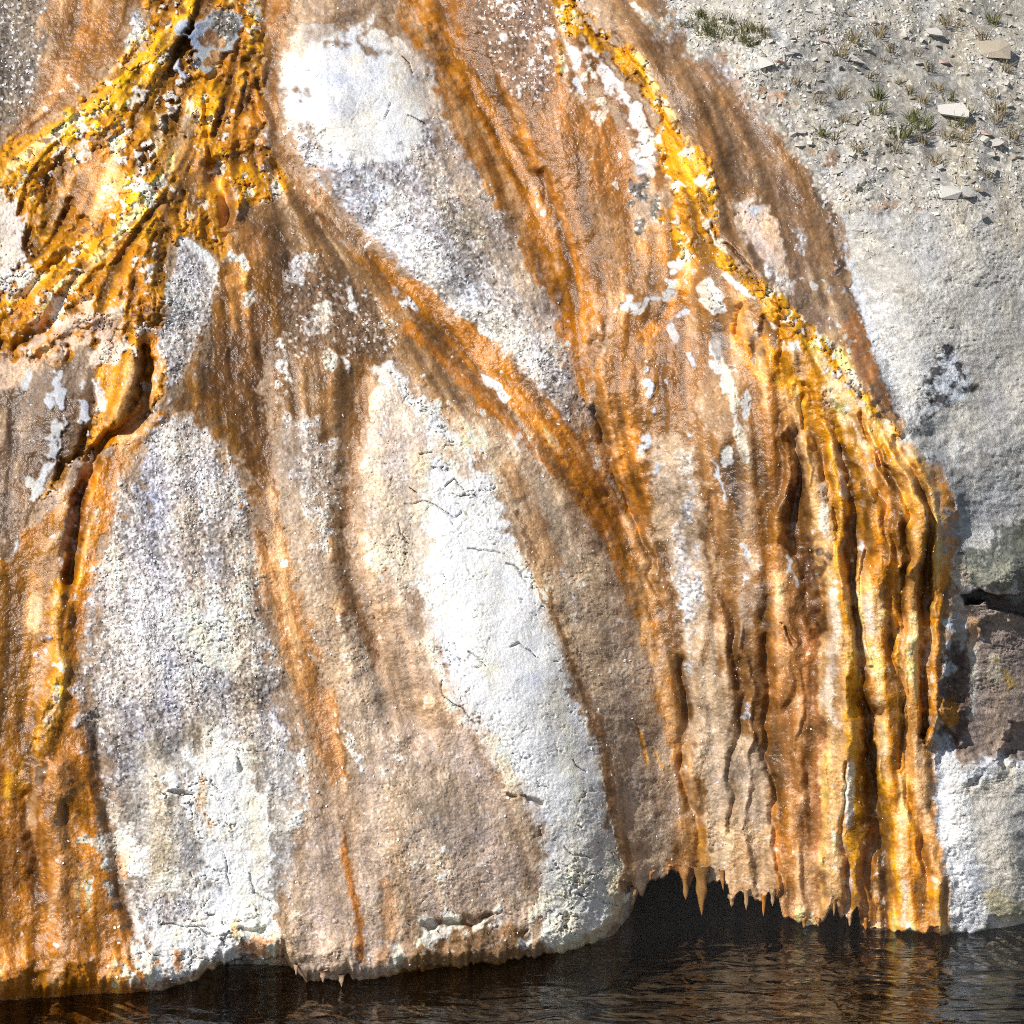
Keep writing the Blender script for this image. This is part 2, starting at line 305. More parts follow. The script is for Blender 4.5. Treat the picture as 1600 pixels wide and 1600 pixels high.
line([(822, 1330, 14), (834, 1400, 12), (842, 1440, 8)], sr(206, 176, 146), 'tan', 6, 8, .7); line([(836, 1390, 4), (840, 1440, 6)], BROWND, 'tan', 4, 4, .8)
# --- large lower white tongue
poly([(602, 562), (616, 572), (648, 612), (702, 660), (752, 716), (786, 782), (812, 862), (848, 930), (878, 1005), (906, 1096), (938, 1162), (950, 1260), (974, 1325), (976, 1400), (966, 1440), (930, 1470), (872, 1492), (845, 1472), (836, 1390), (848, 1300), (802, 1236), (750, 1160), (702, 1082), (670, 1000), (640, 922), (588, 868), (574, 790), (578, 690), (590, 620)], WHITE, 'white', 7, 8)
for q in ([(585, 680), (580, 790), (600, 870), (650, 930), (680, 1010), (715, 1085), (765, 1165), (815, 1240), (850, 1310), (842, 1400)],): line([(x, y, 16) for x, y in q], TANP, 'tan', 16, 14, .75)
poly([(590, 625), (615, 590), (660, 650), (690, 690), (700, 740), (660, 710), (650, 790), (690, 850), (650, 920), (588, 868), (574, 790), (578, 690)], TANP, 'tan', 10, 12, .85)
poly([(600, 640), (640, 640), (680, 700), (640, 700), (600, 720), (588, 690)], sr(200, 176, 156), 'tan', 10, 10, .6)
poly([(700, 690), (740, 720), (752, 760), (720, 740), (706, 715)], sr(176, 142, 104), 'tan', 8, 8, .6)
poly([(590, 860), (650, 830), (690, 880), (670, 990), (640, 922)], sr(224, 210, 190), 'white', 10, 10, .7)
poly([(672, 800), (760, 800), (820, 900), (860, 1000), (900, 1100), (930, 1180), (930, 1240), (840, 1230), (760, 1120), (700, 1000), (670, 900)], sr(246, 245, 243), 'chalk', 14, 10, .92)
poly([(850, 1290), (960, 1280), (975, 1400), (965, 1440), (872, 1490), (845, 1470)], sr(230, 222, 206), 'white', 16, 8, .8); line([(965, 1380, 8), (960, 1435, 10), (920, 1470, 8), (870, 1490, 6)], sr(214, 196, 156), 'white', 5, 4, .8)
# --- upper white slope
poly([(438, 100), (478, 62), (560, 36), (632, 62), (684, 104), (700, 182), (745, 262), (795, 335), (852, 432), (892, 520), (912, 640), (900, 672), (826, 604), (744, 545), (664, 468), (594, 388), (532, 326), (484, 254), (452, 182)], GREY, 'grey', 16, 16)
poly([(450, 190), (500, 230), (590, 250), (660, 330), (740, 430), (800, 520), (760, 550), (664, 465), (594, 385), (532, 322), (484, 250)], sr(224, 224, 226), 'grey', 16, 12, .85)
poly([(440, 104), (478, 64), (560, 38), (632, 64), (682, 106), (680, 160), (672, 220), (610, 262), (560, 258), (500, 230), (462, 180), (450, 150)], WHITE, 'chalk', 14, 16, .95)
poly([(600, 60), (660, 90), (690, 190), (730, 260), (800, 380), (860, 470), (900, 600), (870, 560), (800, 440), (720, 320), (670, 240), (660, 150)], sr(204, 180, 156), 'tan', 14, 10, .7)
blob(724, 355, 40, 34, sr(170, 158, 140), 'grey', 30, 18, 12, .7); blob(770, 500, 28, 20, sr(180, 172, 166), 'grey', 30, 12, 10, .6); blob(560, 90, 40, 12, sr(228, 214, 190), 'chalk', 10, 8, 8, .6)
line([(600, 30, 5), (640, 60, 7), (672, 100, 5)], TAND, 'brown', 5, 5, .7)
# band between the mound and the upper slope
line([(440, -80, 26), (428, 40, 16), (420, 130, 8), (428, 220, 12), (470, 290, 16), (540, 365, 20), (625, 445, 24), (710, 530, 28), (800, 610, 30), (870, 690, 30), (940, 780, 30), (1000, 880, 28), (1035, 970, 26), (1055, 1080, 24), (1075, 1200, 20), (1090, 1320, 18), (1100, 1400, 16)], BROWN, 'brown', 6, 6)
line([(436, 20, 10), (470, 60, 12), (520, 40, 10), (560, 20, 12)], BROWND, 'brown', 8, 8, .6)
line([(565, 395, 12), (620, 440, 18), (690, 500, 22), (770, 580, 22), (850, 670, 20), (900, 720, 19), (960, 830, 19), (1000, 920, 19), (1030, 1040, 17), (1060, 1160, 13), (1078, 1280, 9)], ORBR, 'orange', 6, 5, .95)
line([(640, 510, 6), (690, 555, 8), (760, 630, 9), (860, 720, 9), (930, 810, 8), (985, 920, 7)], OCHRE, 'brown', 4, 4, .8)
line([(480, 310, 7), (560, 385, 9), (610, 450, 7), (680, 530, 6), (740, 590, 5), (830, 680, 5), (900, 770, 4)], BROWND, 'brown', 4, 5, .8)
line([(430, 240, 5), (480, 300, 7), (540, 350, 8), (600, 400, 7)], TAND, 'brown', 4, 4, .6)
line([(752, 585, 3), (775, 605, 6), (790, 622, 3)], WHITE, 'chalk', 2, 3); line([(614, 446, 5), (640, 470, 6), (655, 490, 3)], GREY, 'grey', 3, 4)
poly([(700, 650), (790, 690), (860, 760), (920, 860), (965, 960), (990, 1060), (1010, 1180), (1040, 1300), (1050, 1370), (1000, 1395), (980, 1340), (955, 1260), (942, 1165), (912, 1096), (882, 1005), (852, 930), (816, 862), (790, 782), (756, 716)], sr(208, 182, 152), 'tan', 6, 8, .95)
line([(800, 740, 18), (850, 830, 18), (880, 900, 10)], sr(178, 132, 86), 'brown', 8, 8, .7); line([(856, 960, 10), (900, 1050, 12), (940, 1150, 12), (970, 1260, 14), (990, 1340, 12)], sr(186, 162, 140), 'tan', 8, 7, .6)
line([(806, 800, 3), (850, 922, 4), (884, 1005, 5), (914, 1095, 7), (944, 1162, 6), (956, 1260, 6), (978, 1330, 5), (984, 1385, 5)], sr(128, 92, 58), 'brown', 3, 4, .85)
line([(994, 1130, 2), (1004, 1160, 4), (1012, 1200, 2)], YELD, 'orange', 2, 1); line([(1022, 1170, 2), (1034, 1200, 3)], YELD, 'orange', 2, 1)
# --- middle brown band and brown slope to its right
poly([(640, -500), (900, -500), (880, 30), (872, 100), (900, 160), (960, 170), (985, 230), (992, 300), (1000, 360), (985, 420), (962, 450), (950, 530), (925, 600), (915, 700), (960, 780), (1000, 850), (980, 850), (900, 700), (908, 640), (892, 520), (852, 432), (795, 335), (745, 262), (700, 182), (684, 104), (632, 40)], sr(172, 114, 54), 'brown', 6, 7)
poly([(735, -500), (870, -500), (866, 60), (868, 130), (850, 185), (800, 150), (760, 90), (735, 20)], sr(140, 112, 92), 'grey', 10, 10, .9)
for p in [(820, 145, 7, 14, -20), (860, 55, 5, 10, -20), (790, 60, 4, 5, 0), (838, 150, 6, 10, 0)]: blob(p[0], p[1], p[2], p[3], PALEB, 'chalk', p[4])
line([(660, 20, 24), (710, 90, 32), (765, 170, 36), (800, 250, 36), (845, 340, 36), (885, 440, 30), (905, 540, 22), (912, 620, 10)], ORBR, 'orange', 10, 8, .9)
line([(672, 60, 8), (720, 80, 9), (760, 130, 7), (810, 190, 5)], BROWND, 'brown', 5, 5, .7); line([(690, 120, 5), (740, 210, 6), (790, 310, 6), (840, 400, 5), (870, 470, 5)], sr(146, 100, 52), 'brown', 5, 5, .7)
line([(838, 268, 9), (850, 290, 9), (866, 330, 5), (882, 380, 6), (890, 420, 3)], sr(112, 66, 22), 'brown', 4, 4, .8); line([(885, 450, 12), (900, 520, 12), (908, 580, 6)], OCHRE, 'brown', 6, 4, .7)
poly([(905, 300), (960, 310), (990, 370), (960, 430), (925, 400), (900, 350)], sr(160, 122, 80), 'tan', 14, 12, .6)
line([(935, 420, 3), (948, 470, 4), (942, 530, 5), (925, 575, 5)], BROWND, 'brown', 4, 3, .6)
# --- right apron
poly([(940, -500), (1050, -500), (1056, 40), (1150, 118), (1225, 190), (1275, 270), (1305, 330), (1326, 430), (1360, 520), (1392, 610), (1412, 684), (1470, 720), (1490, 800), (1420, 740), (1330, 600), (1250, 500), (1170, 420), (1118, 390), (1112, 300), (1070, 210), (1030, 130), (960, 50)], sr(156, 122, 90), 'brown', 6, 8)
for p in [(1040, 60, 30, 20, 30), (1180, 200, 40, 26, 45), (1240, 300, 30, 20, 45), (1280, 470, 18, 40, -30), (1130, 270, 16, 24, 0)]: blob(p[0], p[1], p[2], p[3], sr(116, 90, 70), 'brown', p[4], 12, 14, .7)
line([(1085, 190, 8), (1120, 280, 8), (1180, 300, 6)], BROWN, 'brown', 6, 5, .6); line([(1330, 500, 14), (1360, 570, 16), (1390, 630, 14)], sr(176, 112, 56), 'brown', 8, 7, .8)
poly([(1000, 20), (1060, 58), (1110, 75), (1180, 130), (1240, 190), (1290, 268), (1310, 330), (1290, 310), (1225, 220), (1150, 140), (1060, 70)], sr(176, 172, 168), 'grey', 8, 9, .7)
poly([(1150, 330), (1170, 312), (1200, 330), (1225, 380), (1232, 400), (1215, 440), (1190, 400), (1160, 375)], PINK, 'white', 5, 7); blob(1178, 330, 12, 12, PALEB, 'chalk'); blob(1200, 372, 18, 26, sr(206, 168, 136), 'tan', -30, 8, 16, .7)
for p in [(1206, 425, 8, 16, -30), (1250, 370, 8, 14, -30), (1220, 450, 16, 20, -30)]: blob(p[0], p[1], p[2], p[3], GREY, 'grey', p[4], 3, 5, .8)
line([(1268, 280, 5), (1300, 330, 6), (1316, 380, 8), (1322, 430, 8), (1350, 490, 9), (1378, 550, 10), (1392, 600, 10), (1404, 650, 8)], sr(92, 72, 60), 'grey', 4, 6, .85)
line([(1340, 430, 3), (1365, 500, 4), (1388, 570, 5), (1402, 640, 4)], sr(196, 196, 200), 'grey', 4, 5, .6)
# right yellow stream, white blades inside
poly([(960, 470), (985, 420), (1010, 360), (1050, 320), (1110, 340), (1125, 395), (1100, 415), (1060, 430), (1050, 470), (1000, 500), (962, 530)], sr(184, 120, 22), 'orange', 5, 6)
poly([(872, 60), (905, 48), (945, 74), (980, 130), (1015, 175), (1040, 225), (1055, 280), (1030, 300), (1004, 292), (992, 260), (975, 200), (940, 140), (912, 130), (895, 152), (876, 110)], sr(150, 104, 62), 'brown', 5, 6)
poly([(905, 62), (940, 80), (975, 130), (1010, 180), (1030, 230), (1018, 262), (1000, 262), (992, 220), (968, 160), (940, 130), (928, 100)], sr(240, 228, 220), 'white', 4, 7); blob(897, 92, 10, 22, WHITE, 'chalk', 10, 3, 4); blob(905, 138, 6, 12, PALEB, 'chalk', -20); blob(940, 175, 7, 16, PINK, 'white', 15); blob(1000, 262, 9, 10, PALEB, 'chalk'); blob(922, 105, 5, 16, CREAM, 'white')
line([(870, -60, 30), (895, 30, 20), (940, 65, 17), (985, 108, 16), (1020, 150, 14), (1044, 190, 12)], YEL, 'yellow', 4, 6); line([(876, 70, 4), (874, 110, 4)], YELD, 'yellow')
line([(1035, 190, 12), (1050, 230, 26), (1078, 275, 34), (1085, 320, 34), (1075, 350, 36), (1095, 390, 26), (1130, 412, 10)], YEL, 'yellow', 4, 6); line([(1040, 330, 18), (1080, 350, 24), (1070, 400, 12)], YELD, 'yellow', 6, 8, .7)
for p in [(1034, 200, 6, 18, 0), (1056, 292, 10, 9, 0), (1095, 285, 9, 8, 0), (1108, 345, 6, 16, 0), (1070, 240, 6, 8, 0), (1118, 372, 4, 12, -30)]: blob(p[0], p[1], p[2], p[3], CREAM, 'white', p[4], 2, 3)
blob(1000, 305, 13, 18, sr(110, 104, 98), 'grey'); blob(1015, 325, 16, 13, sr(140, 130, 116), 'grey'); blob(1000, 350, 9, 10, sr(98, 90, 82), 'grey')
# --- curtain body
poly([(962, 455), (1000, 400), (1060, 425), (1120, 400), (1190, 440), (1260, 520), (1330, 600), (1400, 690), (1470, 720), (1496, 850), (1484, 950), (1470, 1080), (1455, 1170), (1462, 1280), (1482, 1380), (1486, 1500), (985, 1500), (1040, 1400), (1075, 1200), (1055, 1040), (1020, 900), (950, 740), (918, 660), (930, 580), (950, 530)], sr(168, 120, 70), 'brown', 5, 5)
poly([(955, 540), (975, 500), (1040, 480), (1090, 470), (1120, 520), (1160, 640), (1120, 640), (1080, 600), (1040, 700), (1020, 780), (1000, 850), (975, 760), (935, 690), (935, 600)], sr(160, 104, 40), 'brown', 8, 9, .8)
line([(935, 560, 4), (930, 640, 5), (935, 690, 4), (965, 760, 5), (1000, 830, 4)], sr(196, 128, 50), 'orange', 3, 3, .9)
line([(986, 660, 12), (990, 730, 14), (1005, 790, 12)], ORBR, 'orange', 6, 5, .9)
poly([(1010, 700), (1060, 660), (1090, 700), (1105, 800), (1118, 880), (1110, 960), (1130, 1050), (1150, 1120), (1200, 1180), (1215, 1300), (1205, 1400), (1110, 1400), (1090, 1250), (1070, 1080), (1060, 960), (1030, 850)], sr(206, 178, 146), 'tan', 8, 9, .92)
poly([(1060, 700), (1085, 720), (1080, 850), (1090, 930), (1080, 1010), (1065, 980), (1055, 880), (1060, 800)], sr(214, 204, 194), 'grey', 10, 9, .75)
for p in [(1075, 800, 9, 18, 0), (1080, 770, 5, 10, 0), (1062, 905, 6, 20, -5), (1092, 850, 4, 20, 0), (1090, 915, 8, 30, 0), (1068, 960, 8, 16, 10), (1075, 1045, 5, 9, 0), (1165, 1115, 8, 12, 0)]: blob(p[0], p[1], p[2], p[3], PALEB, 'grey', p[4], 3, 5, .8)
poly([(1085, 640), (1115, 560), (1145, 560), (1165, 660), (1180, 720), (1170, 740), (1150, 680), (1130, 690), (1100, 680)], sr(178, 146, 112), 'tan', 6, 7, .8); line([(1128, 560, 4), (1145, 620, 7), (1152, 680, 6), (1165, 720, 3)], CREAM, 'white', 3, 3)
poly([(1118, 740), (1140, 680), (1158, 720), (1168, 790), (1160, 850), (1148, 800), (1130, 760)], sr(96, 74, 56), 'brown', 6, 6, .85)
for p in [(1141, 712, 7, 14, -10), (1129, 756, 4, 20, -8), (1008, 470, 10, 17, 30), (990, 480, 6, 14, 10), (1046, 450, 14, 18, 30), (1052, 415, 10, 7, -20), (1020, 466, 8, 5, 0), (1052, 515, 6, 22, -12), (1058, 492, 6, 6, 0), (1070, 488, 5, 5, 0), (1018, 600, 7, 13, 0), (1042, 598, 8, 12, 0), (1022, 638, 7, 11, 0), (1011, 575, 5, 6, 0), (1043, 566, 4, 6, 0), (1082, 566, 5, 8, 0), (1014, 690, 5, 13, 0), (1027, 733, 4, 12, 15), (1240, 905, 6, 22, -15), (1232, 880, 4, 16, 0), (1166, 865, 4, 16, -20), (1183, 884, 4, 3, -40), (1165, 630, 5, 20, -5), (1128, 590, 7, 24, -20), (1120, 540, 5, 16, -20), (1180, 530, 4, 13, 10), (1003, 660, 4, 10, 0), (1075, 680, 6, 12, 0), (1160, 640, 3, 8, 0)]: blob(p[0], p[1], p[2], p[3], PALEB, 'chalk', p[4], 1.5, 3)
poly([(1092, 450), (1112, 425), (1128, 450), (1138, 485), (1122, 500), (1104, 480), (1095, 468)], sr(226, 222, 218), 'white', 3, 4)
line([(1110, 424, 4), (1140, 434, 5), (1165, 455, 6), (1180, 466, 4)], WHITE, 'chalk', 2, 3); line([(1190, 465, 3), (1205, 490, 7), (1212, 508, 6)], WHITE, 'white', 2, 3)
poly([(1100, 500), (1130, 495), (1140, 540), (1130, 560), (1110, 530)], sr(92, 82, 76), 'brown', 4, 5, .7)
line([(1085, 415, 5), (1070, 440, 7), (1062, 470, 8), (1035, 500, 9), (1010, 520, 9)], ORANGE, 'orange', 4, 4, .9); line([(1160, 470, 8), (1150, 520, 9), (1165, 550, 8), (1190, 580, 10), (1215, 600, 10)], ORANGE, 'orange', 4, 4, .9)
line([(1120, 408, 8), (1165, 432, 14), (1205, 470, 18), (1250, 520, 22), (1290, 560, 20), (1330, 605, 12), (1370, 650, 10), (1410, 690, 6)], YEL, 'yellow', 4, 5); line([(1225, 520, 10), (1240, 570, 12), (1280, 600, 16), (1320, 640, 14), (1360, 690, 12)], YELD, 'yellow', 5, 6)
line([(1195, 540, 7), (1210, 570, 10), (1225, 600, 8)], YELD, 'orange', 4, 4); poly([(1232, 535), (1245, 530), (1254, 548), (1252, 565), (1262, 580), (1255, 592), (1244, 585), (1238, 562)], sr(240, 234, 228), 'white', 2, 2)
line([(1300, 595, 5), (1325, 635, 8), (1355, 665, 7), (1375, 685, 4)], sr(206, 170, 130), 'tan', 3, 4)
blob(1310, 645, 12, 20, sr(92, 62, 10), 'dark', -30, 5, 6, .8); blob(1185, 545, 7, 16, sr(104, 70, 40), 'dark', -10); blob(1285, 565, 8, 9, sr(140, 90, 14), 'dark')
poly([(1205, 600), (1230, 640), (1240, 700), (1236, 800), (1215, 860), (1210, 960), (1222, 1050), (1200, 1180), (1190, 1100), (1195, 980), (1180, 880), (1190, 780), (1190, 680)], sr(182, 118, 44), 'brown', 6, 7, .85)
line([(1215, 590, 6), (1232, 650, 7), (1240, 700, 6), (1238, 740, 5)], sr(208, 150, 80), 'orange', 4, 4, .9)
line([(1160, 760, 10), (1180, 860, 10), (1170, 900, 14), (1175, 960, 10)], sr(160, 128, 100), 'tan', 6, 6, .6); blob(1185, 925, 17, 26, sr(166, 138, 112), 'tan', 0, 6, 5, .8)
line([(1110, 780, 8), (1125, 870, 10), (1120, 930, 8), (1140, 960, 7), (1150, 1050, 7), (1160, 1090, 6), (1145, 1140, 4)], sr(140, 96, 54), 'brown', 5, 5, .85); line([(1118, 930, 5), (1105, 1000, 4), (1098, 1040, 3)], sr(140, 100, 58), 'brown', 3, 3, .7); line([(1192, 1000, 4), (1188, 1080, 4), (1200, 1150, 5), (1205, 1240, 5)], sr(140, 92, 48), 'brown', 4, 4, .7)
line([(1165, 960, 10), (1160, 1000, 8)], sr(172, 150, 130), 'tan', 5, 4, .6)
poly([(1205, 960), (1240, 900), (1260, 1000), (1280, 1100), (1300, 1200), (1296, 1300), (1290, 1440), (1225, 1440), (1212, 1300), (1210, 1150)], sr(176, 118, 64), 'brown', 8, 8, .8)
line([(1218, 1240, 5), (1228, 1300, 12), (1238, 1360, 12), (1236, 1400, 8)], ORBR, 'orange', 6, 5, .85); line([(1255, 1100, 8), (1262, 1200, 8), (1258, 1300, 10), (1262, 1400, 10)], sr(196, 150, 104), 'tan', 6, 6, .7)
poly([(1160, 1300), (1210, 1290), (1218, 1400), (1190, 1430), (1150, 1410), (1130, 1390)], sr(194, 150, 100), 'tan', 8, 8, .8); line([(1214, 1260, 3), (1216, 1400, 3)], ORBR, 'orange', 3, 2, .8)
line([(1055, 1000, 8), (1064, 1100, 7), (1080, 1230, 6), (1095, 1320, 5)], sr(150, 104, 56), 'brown', 4, 4, .8); line([(1095, 1300, 6), (1098, 1360, 8), (1096, 1420, 6)], sr(176, 124, 40), 'brown', 3, 3, .8)
poly([(1195, 545), (1260, 545), (1330, 605), (1400, 690), (1440, 720), (1455, 800), (1400, 830), (1300, 830), (1262, 720), (1240, 640)], YELD, 'orange', 8, 8, .75)
poly([(1262, 700), (1340, 700), (1440, 760), (1480, 900), (1460, 1150), (1480, 1440), (1300, 1430), (1290, 1100)], sr(200, 132, 44), 'orange', 10, 8, .7)
# gaps between the ribs
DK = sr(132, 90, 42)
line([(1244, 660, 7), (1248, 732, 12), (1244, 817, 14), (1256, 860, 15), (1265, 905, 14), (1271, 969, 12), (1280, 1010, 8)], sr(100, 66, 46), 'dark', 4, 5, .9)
line([(1262, 990, 14), (1272, 1060, 14), (1278, 1140, 14), (1284, 1230, 12), (1280, 1340, 10)], sr(170, 112, 66), 'brown', 5, 5, .8)
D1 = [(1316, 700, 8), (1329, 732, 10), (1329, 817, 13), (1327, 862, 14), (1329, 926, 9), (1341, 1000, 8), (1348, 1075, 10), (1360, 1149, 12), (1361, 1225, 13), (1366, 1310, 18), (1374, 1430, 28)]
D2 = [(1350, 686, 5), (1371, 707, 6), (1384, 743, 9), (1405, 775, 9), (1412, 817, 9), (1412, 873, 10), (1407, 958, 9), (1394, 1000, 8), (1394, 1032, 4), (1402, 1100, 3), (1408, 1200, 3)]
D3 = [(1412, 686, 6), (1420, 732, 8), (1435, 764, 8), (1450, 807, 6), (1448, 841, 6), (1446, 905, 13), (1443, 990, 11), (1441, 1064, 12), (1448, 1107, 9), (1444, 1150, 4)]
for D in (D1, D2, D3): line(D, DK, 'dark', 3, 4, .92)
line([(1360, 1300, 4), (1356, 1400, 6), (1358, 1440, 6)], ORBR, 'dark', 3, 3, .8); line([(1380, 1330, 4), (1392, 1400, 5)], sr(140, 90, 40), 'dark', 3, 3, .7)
# the ribs themselves
RIBS = [
 ([(1259, 684, 13), (1282, 786, 16), (1286, 850, 18), (1303, 926, 16), (1307, 973, 18), (1300, 1045, 24), (1305, 1095, 26), (1316, 1150, 22), (1308, 1200, 22), (1307, 1267, 20), (1302, 1352, 18), (1297, 1425, 16)], 'pale'),
 ([(1295, 708, 9), (1314, 764, 12), (1312, 817, 9), (1307, 862, 8), (1318, 937, 9), (1331, 1010, 11), (1332, 1064, 13), (1336, 1139, 14), (1336, 1204, 15), (1334, 1289, 14), (1338, 1340, 11), (1332, 1380, 10), (1328, 1432, 8)], 'gold'),
 ([(1341, 764, 10), (1363, 807, 12), (1372, 855, 15), (1378, 900, 20), (1366, 950, 22), (1374, 1000, 20), (1380, 1040, 18), (1384, 1096, 18), (1388, 1149, 18), (1388, 1200, 18), (1400, 1260, 20), (1416, 1330, 26), (1430, 1390, 36), (1432, 1445, 40)], 'orange'),
 ([(1341, 858, 4), (1344, 916, 4), (1339, 947, 4), (1350, 1000, 4), (1362, 1040, 3)], 'gold'),
 ([(1362, 708, 7), (1384, 762, 8), (1398, 790, 9), (1400, 822, 7), (1408, 850, 5), (1407, 880, 3)], 'apricot'),
 ([(1400, 720, 8), (1418, 752, 9), (1432, 800, 11), (1431, 862, 12), (1424, 926, 11), (1420, 979, 11), (1412, 1032, 12), (1420, 1096, 12), (1432, 1160, 15), (1438, 1220, 16), (1446, 1280, 13), (1462, 1331, 12), (1472, 1380, 12), (1472, 1445, 9)], 'peach'),
 ([(1437, 700, 12), (1466, 745, 20), (1480, 807, 18), (1474, 860, 16), (1469, 916, 10), (1461, 969, 8), (1463, 1032, 7), (1466, 1075, 8), (1458, 1120, 6), (1450, 1168, 5)], 'orange'),
 ([(1232, 650, 10), (1234, 740, 10), (1222, 830, 12)], None), ([(1215, 920, 18), (1222, 1000, 20), (1215, 1080, 16)], None), ([(1185, 900, 14), (1186, 950, 14)], None)]
STRANDS = [[(1240, 600, 5), (1262, 680, 5), (1268, 760, 4)], [(1275, 610, 5), (1298, 690, 5), (1322, 745, 4)], [(1300, 620, 5), (1332, 690, 5), (1355, 770, 5), (1360, 860, 4)], [(1330, 640, 5), (1368, 712, 5), (1386, 800, 5), (1388, 880, 4)], [(1355, 660, 5), (1396, 735, 5), (1420, 810, 5), (1420, 900, 4)], [(1385, 680, 5), (1428, 750, 5), (1444, 830, 5), (1438, 930, 4)], [(1420, 700, 6), (1458, 770, 6), (1464, 850, 5), (1456, 960, 4)], [(1346, 1150, 4), (1352, 1300, 5), (1354, 1440, 5)], [(1374, 1180, 4), (1382, 1300, 5), (1394, 1440, 5)], [(1408, 1180, 4), (1424, 1290, 5), (1448, 1400, 5)], [(1290, 1180, 5), (1288, 1300, 5), (1286, 1430, 5)], [(1320, 900, 4), (1326, 980, 4), (1342, 1060, 4), (1348, 1140, 3)], [(1404, 880, 4), (1400, 960, 4), (1400, 1040, 4), (1406, 1140, 4)], [(1434, 1000, 4), (1432, 1080, 4), (1444, 1160, 4)], [(1240, 1000, 6), (1250, 1120, 6), (1246, 1260, 6), (1250, 1430, 6)], [(1150, 980, 6), (1172, 1100, 6), (1168, 1260, 6), (1176, 1400, 6)]]
RC = dict(pale=sr(222, 172, 112), gold=sr(226, 158, 28), orange=sr(222, 146, 48), apricot=APR, peach=sr(222, 162, 92))
for P, k in RIBS:
    if k: line(P, RC[k], 'orange' if k != 'pale' else 'tan', 3, 3, .95)
for i_, L in enumerate(STRANDS[:14]): line(L, (sr(232, 164, 52), sr(226, 150, 40), sr(230, 178, 96), sr(200, 128, 40))[i_ % 4], 'orange', 2.5, 2.5, .75)
for L, c in [([(1284, 760, 6), (1288, 830, 7)], CREAM), ([(1300, 925, 6), (1306, 980, 10), (1300, 1040, 12), (1290, 1090, 10), (1305, 1130, 8)], sr(238, 216, 192)), ([(1329, 1190, 5), (1327, 1260, 7), (1328, 1290, 6)], sr(234, 226, 214)), ([(1314, 735, 4), (1318, 770, 5)], PINK), ([(1353, 935, 6), (1360, 985, 7)], PINK), ([(1438, 1160, 9), (1440, 1230, 9), (1448, 1290, 7)], sr(226, 178, 124)), ([(1412, 1380, 4), (1412, 1440, 4)], PINK), ([(1347, 845, 3), (1348, 862, 3)], WHITE), ([(1329, 1360, 5), (1325, 1430, 5)], PINK)]: line(L, c, 'tan', 3, 3, .85)
for L in ([(1334, 1010, 6), (1335, 1080, 5), (1341, 1140, 5), (1344, 1230, 3)], [(1370, 1160, 3), (1380, 1230, 4), (1395, 1330, 4), (1408, 1430, 3)], [(1440, 1395, 3), (1470, 1400, 4), (1470, 1440, 4)]): line(L, YEL, 'orange', 3, 3, .8)
blob(1286, 866, 10, 11, sr(120, 92, 66), 'tan'); blob(1284, 890, 6, 16, sr(130, 92, 50), 'tan'); blob(1376, 935, 6, 22, sr(150, 100, 44), 'brown', 8); blob(1398, 792, 4, 14, sr(150, 106, 50), 'brown', -8)
# --- right rock wall
poly([(1312, 318), (1360, 322), (2600, 330), (2600, 1640), (1486, 1640), (1486, 1460), (1484, 1380), (1464, 1280), (1457, 1172), (1472, 1082), (1486, 950), (1498, 850), (1478, 722), (1416, 680), (1400, 610), (1370, 520), (1340, 440), (1320, 400)], ROCK, 'rock', 5, 6)
poly([(1330, 440), (1500, 560), (1460, 680), (1600, 700), (1600, 800), (1540, 850), (1500, 860), (1480, 730), (1418, 680), (1380, 540)], ROCKB, 'rock', 14, 12, .75)
line([(1316, 330, 4), (1322, 400, 5), (1345, 470, 6), (1372, 540, 6), (1392, 600, 7)], sr(212, 214, 220), 'rock', 4, 4, .8)
poly([(1474, 533), (1488, 540), (1500, 570), (1522, 604), (1500, 624), (1470, 640), (1448, 642), (1456, 600), (1462, 565)], sr(190, 196, 204), 'rock', 3, 4, .9)
SPK = fbm(9, 3, .6)
def speck(x, y, rx, ry, c, rot, lo=-.1):
    win = window([(x, y)], max(rx, ry) * 2 + 12); X, Y = GX[win] - x + N10[win] * 3, GY[win] - y + WB[win] * 3
    r = math.radians(rot); u = X * math.cos(r) + Y * math.sin(r); v = -X * math.sin(r) + Y * math.cos(r); m_ = smooth(1.35, .75, np.hypot(u / rx, v / ry)) * smooth(lo, lo + .5, SPK[win] + .3 * NPX[win]); put(win, m_ * .9, c, 'rock')
for p in [(1478, 545, 9, 12, 20), (1466, 575, 8, 16, 20), (1456, 610, 6, 20, 0), (1470, 625, 10, 6, 0), (1500, 578, 4, 20, -30), (1512, 608, 12, 4, -20), (1490, 600, 5, 5, 0), (1486, 570, 4, 6, 0), (1448, 640, 10, 5, 40), (1442, 660, 5, 12, 0), (1430, 672, 8, 5, 0)]: speck(p[0], p[1], p[2] * 1.3, p[3] * 1.2, sr(44, 40, 42), p[4], -.5)
poly([(1430, 680), (1452, 650), (1480, 648), (1500, 640), (1490, 665), (1460, 682)], sr(160, 162, 162), 'rock', 6, 6, .7)
for p in [(1530, 760, 34, 12, -30), (1550, 800, 30, 14, -20), (1500, 790, 10, 30, 10), (1530, 700, 24, 6, -35), (1570, 760, 20, 8, -20), (1600, 700, 40, 12, -20), (1520, 740, 12, 20, 0)]: blob(p[0], p[1], p[2], p[3], sr(150, 148, 146), 'rock', p[4], 8, 12, .55)
poly([(1512, 880), (1530, 862), (1560, 850), (1590, 800), (2600, 780), (2600, 930), (1580, 926), (1530, 915), (1508, 905)], sr(92, 96, 86), 'rock', 6, 14, .9); poly([(1520, 890), (1560, 880), (1600, 890), (1600, 920), (1540, 915)], sr(150, 150, 132), 'rock', 6, 8, .6)
